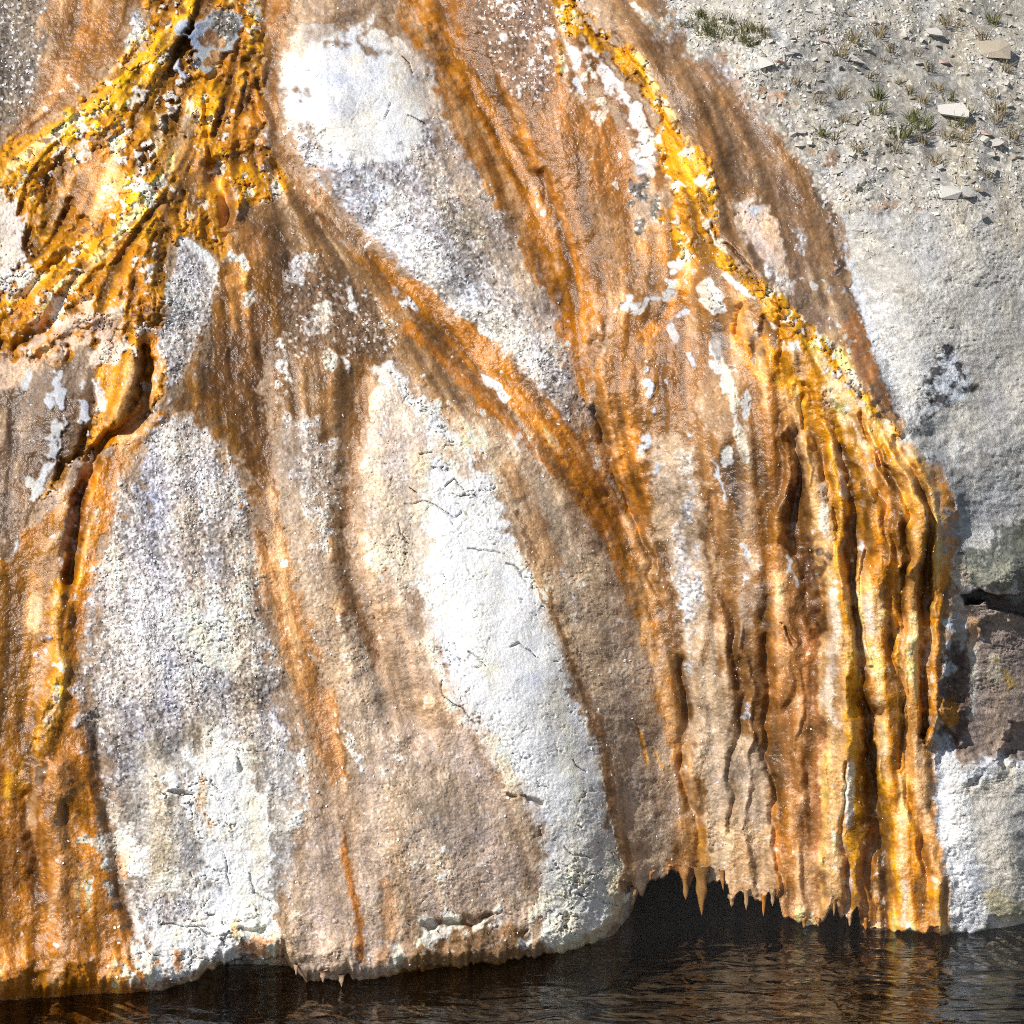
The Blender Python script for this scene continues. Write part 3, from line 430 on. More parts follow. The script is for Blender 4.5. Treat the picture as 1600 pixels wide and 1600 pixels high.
poly([(1498, 880), (1512, 905), (1508, 940), (1520, 960), (1506, 985), (1492, 1010), (1480, 990), (1484, 950)], sr(206, 190, 172), 'rock', 5, 6, .7)
poly([(1500, 950), (1530, 930), (2600, 940), (2600, 1190), (1560, 1190), (1500, 1200), (1480, 1140), (1480, 1060), (1500, 1010)], sr(150, 132, 120), 'rock', 6, 7, .95)  # grey-brown of the shadowed hollow, its shade painted into the rock colour
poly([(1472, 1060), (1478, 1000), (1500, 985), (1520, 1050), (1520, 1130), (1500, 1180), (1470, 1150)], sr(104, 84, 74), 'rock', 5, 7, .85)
for p in [(1482, 985, 10, 22, 10), (1478, 1045, 6, 6, 0), (1488, 1042, 6, 5, 0), (1495, 960, 6, 16, 0), (1480, 1000, 8, 14, 0)]: blob(p[0], p[1], p[2], p[3], sr(196, 202, 210), 'rock', p[4], 2, 4)
blob(1530, 1000, 22, 12, sr(196, 188, 180), 'rock', 30); blob(1515, 980, 9, 26, sr(206, 164, 118), 'rock', -20, 6, 5, .8); blob(1555, 1050, 8, 24, sr(206, 192, 170), 'rock', 0); blob(1575, 1060, 10, 20, sr(176, 148, 86), 'rock'); blob(1550, 1130, 24, 40, sr(170, 148, 130), 'rock', 0, 16, 16, .6); line([(1520, 1020, 4), (1524, 1080, 5), (1518, 1120, 6)], sr(190, 182, 170), 'rock', 3, 4)
poly([(1462, 1090), (1490, 1095), (1496, 1120), (1480, 1132), (1462, 1130)], sr(182, 126, 50), 'rock', 4, 5)
poly([(1456, 1170), (1475, 1150), (1490, 1190), (1510, 1200), (1540, 1185), (1570, 1190), (2600, 1200), (2600, 1640), (1486, 1640), (1486, 1380), (1464, 1280)], sr(206, 208, 212), 'rock', 5, 6)
poly([(1510, 1230), (1560, 1210), (2600, 1220), (2600, 1640), (1560, 1450), (1530, 1380), (1510, 1300)], sr(200, 194, 182), 'rock', 8, 8, .85); line([(1545, 1400, 10), (1580, 1420, 14), (1640, 1420, 14)], sr(178, 168, 128), 'rock', 6, 5, .7); line([(1488, 1452, 4), (1540, 1450, 4)], sr(140, 130, 84), 'rock', 3, 3, .8)
line([(1500, 1260, 16), (1505, 1350, 16), (1515, 1440, 22)], sr(226, 228, 232), 'rock', 8, 5, .8)
# --- gravel bank
poly([(1048, -700), (2600, -700), (2600, 335), (1600, 352), (1460, 330), (1360, 322), (1306, 316), (1286, 276), (1230, 192), (1152, 118), (1058, 45), (1030, 0)], BANK, 'gravel', 10, 14)
poly([(1310, 310), (1360, 296), (1480, 300), (1600, 330), (1640, 360), (1460, 335), (1330, 325)], sr(196, 188, 174), 'gravel', 16, 18, .8)
poly([(1058, 45), (1030, -40), (1090, 60), (1160, 110), (1240, 190), (1300, 280), (1310, 316), (1286, 276), (1230, 192), (1152, 118)], sr(178, 176, 174), 'grey', 8, 8, .6)
kk_ = smooth(420, 318, GY + 22 * N60 + 12 * N25) * smooth(1312, 1345, GX + 5 * N10) * smooth(300, 320, GY) * smooth(-.5, .6, N25 + .6 * N10); put((slice(None), slice(None)), kk_ * .8, BANK, 'gravel'); kk_ = smooth(270, 330, GY + 26 * N60) * smooth(1305, 1350, GX) * smooth(345, 325, GY) * smooth(0, .8, N60 + .5 * N25); put((slice(None), slice(None)), kk_ * .7, ROCK, 'rock')
blob(1215, 150, 20, 8, sr(190, 140, 90), 'grey', 20, 6, 6, .7)

# mats are never one colour: darker hollows, paler crests, along the flow
ALL = (slice(None), slice(None)); mt = CH['mat'].copy(); wt = np.clip(CH['wet'] - .3, 0, 1) / .7
n1 = .95 * ST_L + .5 * N25 + .3 * N10; n2 = 1.0 * ST_M + .45 * fbm(18, 4); n3 = .9 * ST_X + .6 * N60
put(ALL, smooth(.5, 1.5, n1) * mt * .7, sr(226, 158, 66), None); put(ALL, smooth(.6, 1.6, -n1) * mt * .75, sr(140, 88, 22), None); put(ALL, smooth(.9, 1.7, n2) * mt * .6, sr(236, 206, 160), None); put(ALL, smooth(1.0, 1.8, -n2) * mt * .6, sr(104, 66, 24), None)
put(ALL, smooth(.5, 1.6, n2 * .7 + n3 * .4) * wt * (1 - mt) * .45, sr(206, 172, 128), None); put(ALL, smooth(.5, 1.6, -n2 * .7 - n3 * .4) * wt * (1 - mt) * .45, sr(116, 80, 46), None); put(ALL, smooth(.4, 1.4, ST_L * .8 - n2 * .4) * wt * (1 - mt) * .35, sr(184, 130, 70), None)
curm = smooth(1190, 1250, GX) * smooth(540, 640, GY) * smooth(1500, 1470, GX) * wt; put(ALL, smooth(.5, 1.1, ST_M * .9 + .4 * ST_F) * curm * .4, sr(228, 184, 130), None); put(ALL, smooth(.6, 1.2, -ST_M * .9 - .3 * ST_L) * curm * .35, sr(124, 82, 40), None)
fk = CH['flake'] * (1 - CH['mat']); put(ALL, smooth(.2, 1.4, N25 * .8 + .5 * N10 + .3 * N60) * fk * .35, sr(214, 209, 198), None); put(ALL, smooth(.8, 1.9, n2 * .5 + N60 * .6) * fk * .3, sr(212, 198, 178), None); put(ALL, smooth(.8, 1.8, n1 * .5 - N60 * .5) * fk * .35, sr(206, 206, 208), None)
# white and brown flecks: small loose crusts, plus glints painted white on the wet brown
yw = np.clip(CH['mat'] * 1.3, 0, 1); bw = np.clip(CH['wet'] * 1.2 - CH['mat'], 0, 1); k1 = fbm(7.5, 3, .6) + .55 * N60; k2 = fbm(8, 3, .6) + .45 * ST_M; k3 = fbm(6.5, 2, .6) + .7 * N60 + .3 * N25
put(ALL, smooth(.95, 1.2, k1 * .8 + .4 * ST_M) * yw * .9, sr(238, 224, 206), 'white'); put(ALL, smooth(1.35, 1.65, k2) * yw * .75, sr(112, 72, 28), None)
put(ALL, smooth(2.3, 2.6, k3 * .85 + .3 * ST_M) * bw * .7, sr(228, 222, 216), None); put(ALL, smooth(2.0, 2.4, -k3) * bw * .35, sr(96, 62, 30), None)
gw = np.clip(CH['gran'] * 1.2 - .2, 0, 1) * (1 - bw * .5); put(ALL, smooth(2.0, 2.3, k3 + .2 * k2) * gw * .7, sr(238, 236, 232), None); put(ALL, smooth(1.35, 1.7, -k3) * gw * .5, sr(140, 118, 92), None)
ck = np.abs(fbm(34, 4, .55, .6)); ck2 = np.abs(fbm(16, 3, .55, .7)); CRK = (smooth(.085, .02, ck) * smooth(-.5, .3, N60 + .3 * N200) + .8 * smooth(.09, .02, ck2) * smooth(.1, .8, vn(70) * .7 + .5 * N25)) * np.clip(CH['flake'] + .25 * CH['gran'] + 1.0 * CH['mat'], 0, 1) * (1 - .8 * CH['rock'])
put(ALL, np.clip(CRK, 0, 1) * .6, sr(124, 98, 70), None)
f1g, f2g, rvg = cells(4.2, 4.2)
f1h, f2h, rvh = cells(8.5, 8.0)
g = CH['gran']
COL *= (1 + g * (1.25 * (rvg - .5) + .3 * (rvh - .5)) * .8)[..., None]
put(ALL, (rvg > .9) * np.clip(g * .9, 0, 1) * .7, sr(240, 238, 236), None)  # white specks painted on single grains to stand for sparkle
COL *= np.exp((.11 * N60 + .08 * N10 + .06 * N25 + .18 * ST_M * (.1 + CH['wet']) + .12 * ST_F * (.2 + CH['wet']) + .055 * NPX + .05 * N200) * (1 - .65 * np.clip(CH['flake'] + CH['rock'], 0, 1)))[..., None]
rk = CH['rock'] * (1 - CH['flake'] * .5); COL *= np.exp(rk * (.09 * fbm(16, 4, .65, .4) + .07 * NPX + .06 * fbm(6, 2, .6, .5)))[..., None]; put(ALL, smooth(1.9, 2.3, fbm(8, 3, .6, .5) + .3 * N25) * rk * .5, sr(120, 112, 102), None)
lum = COL.mean(2, keepdims=True); tone = (np.clip(lum, .02, .6) / .6) ** .16; ns = (1 - .7 * CH['rock'])[..., None]; COL = (lum + (COL - lum) * (1 + .06 * ns)) * (1 + (tone - 1) * ns)
hue = (.07 * ST_L + .06 * N25)[..., None] * np.array([.35, 0, -.8], F4); COL *= np.exp(hue * (1 - CH['rock'] * .6)[..., None])
COL = np.clip(COL, .004, .71).astype(F4)

# ------------------------------------------------------------------ shape of the slope: distance of the surface from the camera plane
TY = [-620, -200, 0, 200, 400, 600, 800, 1000, 1200, 1400, 1650]
TX = [-900, 0, 200, 400, 600, 800, 1000, 1200, 1400, 1600, 2500]
TH = np.array([
 [12, 12, 12, 12, 12, 12, 12, 12, 12, 10, 10], [36, 36, 36, 40, 40, 40, 38, 32, 26, 25, 25], [48, 48, 48, 50, 50, 50, 48, 38, 30, 28, 28],
 [50, 50, 50, 52, 52, 52, 54, 48, 34, 30, 30], [52, 52, 52, 54, 54, 55, 58, 58, 50, 48, 48], [57, 58, 60, 58, 57, 58, 64, 70, 62, 58, 58],
 [62, 64, 66, 62, 60, 62, 70, 80, 78, 68, 66], [66, 66, 67, 65, 63, 66, 73, 82, 83, 76, 76], [69, 69, 70, 69, 68, 71, 78, 84, 84, 80, 80],
 [73, 73, 74, 75, 75, 77, 82, 85, 86, 82, 82], [88, 88, 88, 88, 88, 88, 88, 88, 88, 88, 88]], float)
TT = np.array([np.interp(PX, TX, row) for row in TH])
TT = np.array([np.interp(PY, TY, TT[:, c]) for c in range(NC)]).T
TT = np.radians(TT)
tanh_ = math.tan(HALF)
RX = ((GX - 800) / 800 * tanh_).astype(float); RY = ((800 - GY) / 800 * tanh_).astype(float)
DEP = PITCH - np.arctan(RY)                                   # how far each row looks down
AX = [-900, 0, 235, 345, 560, 800, 880, 930, 975, 1050, 1200, 1300, 1480, 1545, 1640, 2500]
AY = [1640, 1570, 1556, 1546, 1540, 1510, 1497, 1482, 1464, 1452, 1448, 1452, 1457, 1455, 1440, 1400]
anc = np.interp(PX, AX, AY)
k = np.hanning(61); k /= k.sum(); anc = np.convolve(np.pad(anc, 30, 'edge'), k, 'valid')
ar = np.interp(anc, PY, IY)
# log-distance integrates as dlog t / dangle = cot(slope + depression)
ang = np.arctan(RY)
cotv = 1 / np.tan(np.clip(TT + DEP, .12, 3.0))
seg = 0.5 * (cotv[1:] + cotv[:-1]) * (ang[:-1] - ang[1:])
cum = np.zeros((NR, NC)); cum[:-1] = np.cumsum(seg[::-1], 0)[::-1]          # from bottom row upwards
ci = np.clip(ar.astype(int), 0, NR - 2); cu = ar - ci; cc = np.arange(NC)
c0 = cum[ci, cc] * (1 - cu) + cum[ci + 1, cc] * cu
a_ry = (800 - anc) / 800 * tanh_
t0 = CAM_H / (math.sin(PITCH) - a_ry * math.cos(PITCH))       # depth where the anchor row meets the water
T = (t0[None, :] * np.exp(cum - c0[None, :]))
k = np.hanning(121); k /= k.sum()
T = np.apply_along_axis(lambda r: np.convolve(np.pad(r, 60, 'edge'), k, 'valid'), 1, T)

H = np.zeros((NR, NC), F4)                                     # relief toward the camera, metres
WXp, WYp = GX + WXN * 5, GY + WYN * 5
def ridge(pts, amp, sharp=2.0, pad=1.0):
    """raised rib (amp > 0) or gully (amp < 0); 3rd coordinate is the half width"""
    w = max(p[2] for p in pts); win = window(pts, w * 3 * pad + 10)
    d, wv, _ = seg_data(pts, WXp[win], WYp[win])
    H[win] += amp * np.exp(-np.abs(d / wv) ** sharp).astype(F4)
def mound(x, y, rx, ry, amp, rot=0, p=2.0):
    win = window([(x, y)], max(rx, ry) * 2.2 + 5); X, Y = WXp[win] - x, WYp[win] - y
    r = math.radians(rot); u = X * math.cos(r) + Y * math.sin(r); v = -X * math.sin(r) + Y * math.cos(r)
    H[win] += amp * np.exp(-np.hypot(u / rx, v / ry) ** p).astype(F4)
# large lobes and gullies
ridge([(430, -80, 40), (418, 130, 36), (440, 250, 50), (540, 365, 70), (700, 525, 80), (880, 700, 90), (1000, 880, 90), (1060, 1100, 80), (1092, 1380, 60)], -.17, 1.6)
ridge([(650, -60, 40), (730, 130, 50), (840, 320, 55), (900, 500, 50), (920, 640, 45), (980, 800, 40)], -.20, 1.8)
ridge([(845, 270, 10), (868, 330, 9), (890, 420, 12)], -.05); mound(840, 262, 16, 10, .05)
mound(560, 160, 130, 130, .16); mound(660, 380, 90, 150, .10, -35)
mound(800, 1080, 130, 330, .14, -14); mound(930, 1330, 60, 130, .10); mound(300, 1050, 190, 330, .05); mound(320, 1320, 90, 150, .03); mound(610, 1350, 160, 160, .06)
ridge([(405, 700, 34), (430, 900, 40), (500, 1100, 40), (550, 1350, 40)], -.05); ridge([(560, 600, 28), (540, 800, 30), (580, 1000, 34), (640, 1150, 30)], -.08)
ridge([(1000, 60, 60), (1090, 250, 60), (1120, 400, 60), (1260, 540, 60), (1390, 690, 50), (1440, 850, 60)], .22, 2.0)
ridge([(1180, 180, 60), (1280, 330, 60), (1360, 520, 50), (1400, 640, 30)], -.10)
mound(1100, 700, 110, 200, .10); mound(1130, 1150, 60, 220, .08); mound(100, 640, 60, 60, .10)
ridge([(20, 270, 36), (180, 150, 40), (300, 20, 40)], .09); ridge([(30, 215, 20), (110, 185, 20), (200, 95, 18), (260, 20, 18)], -.05); ridge([(240, 200, 36), (220, 380, 44), (240, 480, 30)], .10); ridge([(400, 40, 20), (400, 150, 22), (420, 250, 20)], .07)
# the left channel
CHN = [(224, 545, 7), (236, 590, 8), (226, 632, 9), (186, 666, 9), (146, 706, 8), (130, 745, 8), (126, 800, 11), (116, 860, 12), (106, 905, 10)]
ridge(CHN, -.13, 2.5); ridge([(206, 560, 20), (206, 610, 18), (180, 648, 16)], .12, 3); ridge([(258, 560, 14), (258, 620, 14), (220, 670, 12)], .05); ridge([(100, 800, 20), (80, 900, 22), (70, 980, 20)], .05); ridge([(90, 930, 14), (96, 1050, 16), (60, 1160, 20)], .06); ridge([(85, 1200, 22), (95, 1400, 26), (110, 1500, 26)], .08); ridge([(45, 1240, 12), (60, 1380, 14)], -.06); ridge([(145, 1120, 12), (165, 1280, 14), (205, 1440, 14)], -.06); mound(60, 1520, 50, 40, .08)
ridge([(330, 250, 10), (346, 300, 11), (352, 345, 10)], -.14, 2.5); ridge([(366, 280, 12), (368, 340, 12)], .06); ridge([(318, 160, 5), (325, 230, 5), (350, 275, 6)], -.05); ridge([(400, 130, 6), (398, 170, 7), (408, 200, 6)], -.05); mound(352, 372, 12, 12, -.07)
for L in ([(20, 470, 9), (70, 430, 9), (125, 390, 9)], [(45, 520, 8), (105, 470, 8), (140, 410, 8)], [(20, 560, 9), (80, 505, 9), (140, 475, 9)]): ridge(L, -.06, 2); 
for L in ([(30, 500, 14), (90, 450, 14), (150, 410, 14)], [(40, 560, 14), (110, 505, 14), (180, 480, 14)], [(180, 430, 16), (215, 520, 14)]): ridge(L, .06, 2)
# curtain ribs and the gaps between them
AMP = [.13, .09, .12, .05, .06, .09, .06, .06, .06, .04]
for (P, kk), a in zip(RIBS, AMP): ridge([(x, y, w * 1.05) for x, y, w in P], a, 3.0)
for D, a in ((D1, -.06), (D2, -.035), (D3, -.045)): ridge([(x, y, w * .95) for x, y, w in D], a, 3.0)
ridge([(1248, 680, 13), (1246, 817, 14), (1262, 905, 14), (1272, 990, 12)], -.09, 2.5); ridge([(1325, 1190, 2.5), (1317, 1270, 3), (1318, 1340, 4), (1318, 1420, 5)], -.06, 2)
ridge([(1120, 780, 9), (1126, 930, 10), (1150, 1050, 8), (1160, 1090, 6), (1145, 1160, 6), (1140, 1300, 5)], -.05); ridge([(1200, 1000, 7), (1196, 1100, 7), (1212, 1260, 6), (1216, 1400, 4)], -.06); ridge([(1095, 1000, 10), (1098, 1200, 10), (1100, 1380, 8)], .03); ridge([(1062, 1040, 9), (1085, 1240, 9), (1097, 1350, 6)], -.07)
ridge([(925, 640, 6), (965, 750, 6), (1000, 830, 6), (1030, 920, 6)], -.06); ridge([(945, 700, 5), (990, 800, 5), (1030, 900, 5)], .03)
for x, y, rx, ry, a in [(1286, 866, 11, 12, .05), (1185, 925, 16, 26, .03), (1008, 470, 12, 18, .04), (1046, 450, 18, 22, .06), (1110, 460, 18, 36, .08), (1245, 560, 10, 28, .06), (1210, 570, 12, 22, .06), (1185, 545, 10, 20, -.06), (1310, 645, 10, 16, -.06), (1018, 600, 8, 12, .02), (1042, 598, 8, 12, .02), (1141, 740, 14, 40, -.05), (1150, 650, 16, 50, .05)]: mound(x, y, rx, ry, a)
for L in ([(1155, 470, 6), (1150, 520, 6)], [(1225, 500, 6), (1225, 560, 6)], [(1195, 500, 6), (1200, 525, 6)], [(1265, 600, 5), (1290, 660, 5), (1316, 700, 5)], [(1258, 620, 4), (1262, 680, 4)], [(1338, 640, 5), (1360, 690, 5)], [(1108, 350, 2.2), (1122, 385, 2.2), (1145, 405, 2.2), (1180, 430, 2.2), (1225, 480, 2.2)]): ridge(L, -.05, 2)
ridge([(960, 60, 4), (1000, 110, 4), (1035, 165, 4), (1055, 200, 4)], -.04); ridge([(915, 70, 16), (960, 120, 18), (1005, 185, 18), (1020, 240, 16)], .07); ridge([(1050, 220, 20), (1085, 280, 22), (1105, 340, 18)], .06)
for L in STRANDS: ridge(L, .032, 2.5)
mound(1405, 790, 80, 110, .07)
# noisy relief by kind of crust
rid = 1 - np.abs(N25); rid2 = 1 - np.abs(fbm(13, 3)); q1, q2, qr = cells(26, 30, .95, WXp + N25 * 5, WYp); crack = smooth(.10, .0, q2 - q1)
p1, p2, pr = cells(11, 13, .95, WXp + N10 * 2, WYp)
H += CH['mat'] * (.019 * ST_L - .012 * np.abs(ST_M) + .006 * ST_M + .012 * rid + .010 * rid2 + .012 * N25 + .006 * N10 - .008 * crack + .0015 * N5 + .0010 * NPX)
H += CH['gran'] * (.0060 * (rvg - .4) + .003 * (1 - f1g * 1.6) + .002 * (rvh - .5) + .001 * N10 + .0020 * NPX)
H += CH['wet'] * (1 - CH['mat']) * (.008 * ST_L + .003 * ST_M + .0015 * N10 + .0015 * N5 + .0016 * NPX)
fl = fbm(70, 5, .55, .6) * 1.6 + GY / 60 + .35 * N25; saw = fl - np.floor(fl); fl2 = fbm(30, 4, .55, .7) * 1.3 + GY / 26; saw2 = fl2 - np.floor(fl2)
H -= .022 * CRK
brk = smooth(.1, .9, N60 + .4 * N200); H += CH['flake'] * (.010 * (saw - .5) * brk + .008 * (saw2 - .5) * smooth(.2, 1.2, N25 + .6 * N60) + .002 * N10 + .002 * N25 + .0014 * N5 + .0018 * NPX)
H += .016 * N60 * (.35 + .8 * CH['mat']) + .03 * N200
lay = fbm(50, 5, .6, .3) * 1.5 + (GY - .35 * GX) / 40; lay = lay - np.floor(lay); RCK = smooth(.05, .012, np.abs(fbm(60, 4, .6, .5))) * smooth(-.2, .6, N60)
H += CH['rock'] * (.004 * fbm(24, 5, .6, .4) + .0022 * N5 + .002 * N25 + .012 * (lay - .5) * smooth(-.3, .8, N60) - .014 * RCK + .0012 * NPX)
cur = smooth(1000, 1060, GX) * smooth(520, 640, GY) * smooth(1500, 1470, GX); H += cur * (.016 * ST_X + .009 * ST_L - .005 * np.abs(ST_M) * smooth(1190, 1250, GX) + .003 * ST_M)
lef = smooth(270, 200, GX) * smooth(640, 800, GY); H += lef * .008 * ST_X
# broken ledges and holes near the foot
def notch(pts, depth, f=2.0, e=2.0):
    win = window(pts, 12); d, _, ins = seg_data(pts, WXp[win], GY[win] + WYN[win] * 2, True)
    H[win] -= depth * smooth(-f, f, np.where(ins, d, -d) + N10[win] * e).astype(F4)
for P, dp in [([(656, 1448), (680, 1436), (712, 1440), (726, 1428), (750, 1430), (770, 1422), (788, 1428), (752, 1440), (736, 1450), (720, 1446), (690, 1444), (664, 1456)], .10), ([(796, 1242), (822, 1240), (848, 1250), (846, 1256), (820, 1247), (798, 1248)], .06), 
              ([(845, 1290), (852, 1306), (838, 1308)], .05), ([(898, 1287), (912, 1290), (910, 1296)], .06), ([(376, 1450), (410, 1452), (408, 1458), (380, 1456)], .06), ([(300, 1370), (306, 1385), (302, 1392)], .04), ([(262, 1238), (280, 1240), (296, 1248), (282, 1248)], .05), ([(358, 1180), (380, 1206), (374, 1208)], .05), ([(372, 1450), (378, 1474), (372, 1474)], .05), ([(816, 1456), (826, 1448), (828, 1454), (818, 1466)], .07), ([(880, 1425), (886, 1430), (884, 1450), (878, 1446)], .06), ([(964, 1382), (978, 1376), (986, 1390), (972, 1394)], .08), ([(1138, 1272), (1146, 1290), (1140, 1290)], .05), ([(1222, 975), (1230, 990), (1234, 1005), (1226, 996)], .05), ([(1456, 1318), (1462, 1325), (1460, 1334), (1455, 1330)], .06), ([(1442, 1120), (1446, 1165), (1440, 1150)], .08), ([(235, 1570), (238, 1556), (245, 1556)], .05)]: notch(P, dp)
for L in ([(788, 885, 2.2), (800, 889, 2.6), (812, 903, 2.6), (826, 917, 1.8)], [(630, 788, 1.4), (660, 790, 2.0), (690, 800, 2.4), (712, 808, 2.6), (730, 800, 1.6)], [(655, 708, 2), (676, 704, 1.6)], [(735, 858, 1.4), (770, 862, 2), (796, 870, 1.4)], [(690, 758, 1.6), (712, 752, 1.8), (728, 772, 1.4)], [(800, 1010, 1.6), (815, 1004, 2), (845, 1024, 1.6)], [(735, 1010, 1.5), (755, 1030, 1.8), (765, 1040, 1.4)], [(618, 820, 1.6), (622, 836, 2), (640, 856, 1.6)], [(690, 1060, 1.5), (700, 1092, 2), (745, 1120, 1.5)], [(640, 760, 1.4), (652, 772, 1.6)], [(905, 1190, 1.5), (925, 1215, 1.5)], [(880, 1320, 1.6), (900, 1340, 2), (930, 1350, 1.4)], [(300, 1450, 1.6), (330, 1462, 2), (360, 1455, 1.6)], [(345, 1330, 1.4), (350, 1370, 1.8), (362, 1385, 1.5)], [(390, 1360, 1.6), (400, 1400, 2), (425, 1420, 1.6)], [(250, 1440, 1.5), (290, 1452, 1.8), (320, 1450, 1.4)], [(620, 90, 1.5), (640, 110, 1.6)], [(610, 160, 1.6), (606, 180, 1.4)], [(640, 186, 1.4), (668, 196, 1.8)]): ridge([(x, y, w * .62) for x, y, w in L], -.035, 2)
# right wall: set back behind the curtain, with hollows
cr = np.interp(PY, [500, 600, 680, 720, 850, 950, 1080, 1172, 1280, 1370, 1460, 1640], [1390, 1400, 1422, 1480, 1500, 1488, 1474, 1458, 1464, 1484, 1486, 1490])[:, None]
sb = smooth(-4, 16, GX - cr + N10 * 3) * smooth(560, 760, GY); H -= sb * (.02 + .09 * smooth(900, 980, GY)) * (1 - .55 * smooth(1150, 1230, GY))
mound(1500, 1350, 34, 170, .14); mound(1570, 1340, 50, 150, .16); ridge([(1500, 640, 14), (1460, 680, 12), (1430, 690, 10)], -.025); ridge([(1640, 600, 40), (1540, 720, 40), (1500, 800, 34)], .03)
mound(1570, 890, 60, 36, .14); notch([(1508, 928), (1530, 918), (1560, 926), (1700, 930), (1700, 985), (1575, 955), (1548, 950), (1540, 940), (1520, 940)], .50, 2, 2)
notch([(1500, 985), (1560, 970), (1700, 975), (1700, 1200), (1570, 1185), (1530, 1195), (1500, 1170), (1492, 1060)], .07, 10, 5); notch([(1548, 1190), (1566, 1170), (1580, 1130), (1700, 1120), (1700, 1200), (1580, 1200)], .12, 6, 5); notch([(1460, 1140), (1478, 1128), (1492, 1150), (1488, 1180), (1470, 1160)], .06, 3, 2); notch([(1520, 1212), (1536, 1212), (1536, 1224), (1524, 1222)], .07, 2, 2); mound(1540, 1200, 30, 16, .08)
mound(1478, 1112, 18, 20, .10)
# gravel bank is uneven
BANKM = (GX > 1030) & (GY < 330) & (CH['wet'] < .15) & (CH['rock'] > .2)
gb = BANKM; H += smooth(335, 270, GY + 12 * N25) * CH['rock'] * smooth(1030, 1100, GX) * (.025 * N25 + .04 * N60)
# foot: the crust stops at a ragged lip above the water and is undercut below it
LX = [-900, 0, 20, 100, 180, 235, 262, 300, 345, 372, 400, 440, 452, 470, 500, 560, 600, 640, 700, 800, 880, 930, 962, 974, 984, 1004, 1012, 1022, 1060, 1066, 1108, 1116, 1136, 1142, 1160, 1190, 1216, 1221, 1228, 1262, 1288, 1298, 1304, 1312, 1330, 1340, 1344, 1380, 1410, 1450, 1458, 1466, 1472, 1482, 1486, 1510, 1540, 1546, 1590, 1640, 2500]
LY = [1625, 1562, 1562, 1556, 1554, 1550, 1548, 1528, 1506, 1497, 1494, 1500, 1506, 1514, 1522, 1536, 1524, 1517, 1511, 1502, 1487, 1469, 1448, 1412, 1404, 1396, 1380, 1372, 1366, 1382, 1386, 1378, 1378, 1406, 1410, 1408, 1404, 1424, 1438, 1444, 1440, 1420, 1412, 1428, 1440, 1420, 1446, 1450, 1454, 1453, 1442, 1442, 1452, 1453, 1454, 1456, 1452, 1432, 1430, 1432, 1400]
lip = np.interp(PX, LX, LY) + np.interp(PX, np.arange(-900, 2501, 5), rng.standard_normal(681) * 2.2)
drp = np.interp(PX, [0, 430, 440, 560, 570, 980, 990, 1220, 1230, 1480, 1490], [2, 2, 7, 7, 3, 3, 7, 7, 4, 4, 1])
for sp, am in ((23, .8), (11, .6), (6, .35)): lip += am * drp * np.interp(PX, np.arange(-900, 2501, sp), rng.standard_normal(len(np.arange(-900, 2501, sp))))
under = np.interp(PX, [-900, 0, 230, 260, 330, 420, 600, 960, 985, 1010, 1200, 1225, 1290, 1340, 1350, 1480, 1490, 1640, 2500], [.10, .10, .10, .2, .5, .5, .2, .2, .5, 1.3, 1.3, .5, .45, .45, .2, .12, .06, .08, .1])
und = smooth(-1.2, 1.2, GY - lip[None, :]) * under[None, :]
curl = smooth(26, 0, lip[None, :] - GY) * smooth(-1, 1, lip[None, :] - GY) * smooth(1000, 940, GX)
H -= .10 * curl ** 2; H += .03 * smooth(90, 30, lip[None, :] - GY) * smooth(0, 30, lip[None, :] - GY) * smooth(1000, 940, GX) * (1 + .6 * N25)
T = T - H + und
# points in the world
fwd = np.array([0, math.cos(PITCH), -math.sin(PITCH)]); upv = np.array([0, math.sin(PITCH), math.cos(PITCH)])
P3 = np.empty((NR, NC, 3), F4)
P3[..., 0] = T * RX
P3[..., 1] = T * (fwd[1] + RY * upv[1])
P3[..., 2] = CAM_H + T * (fwd[2] + RY * upv[2])
def at(x, y, lift=0.0):
    fi, fj = to_ij(np.array([x]), np.array([y]))
    p = np.array([bil(np.ascontiguousarray(P3[..., a]), fi, fj)[0] for a in range(3)])
    return Vector(p) + Vector((0, -lift * .8, lift * .6))

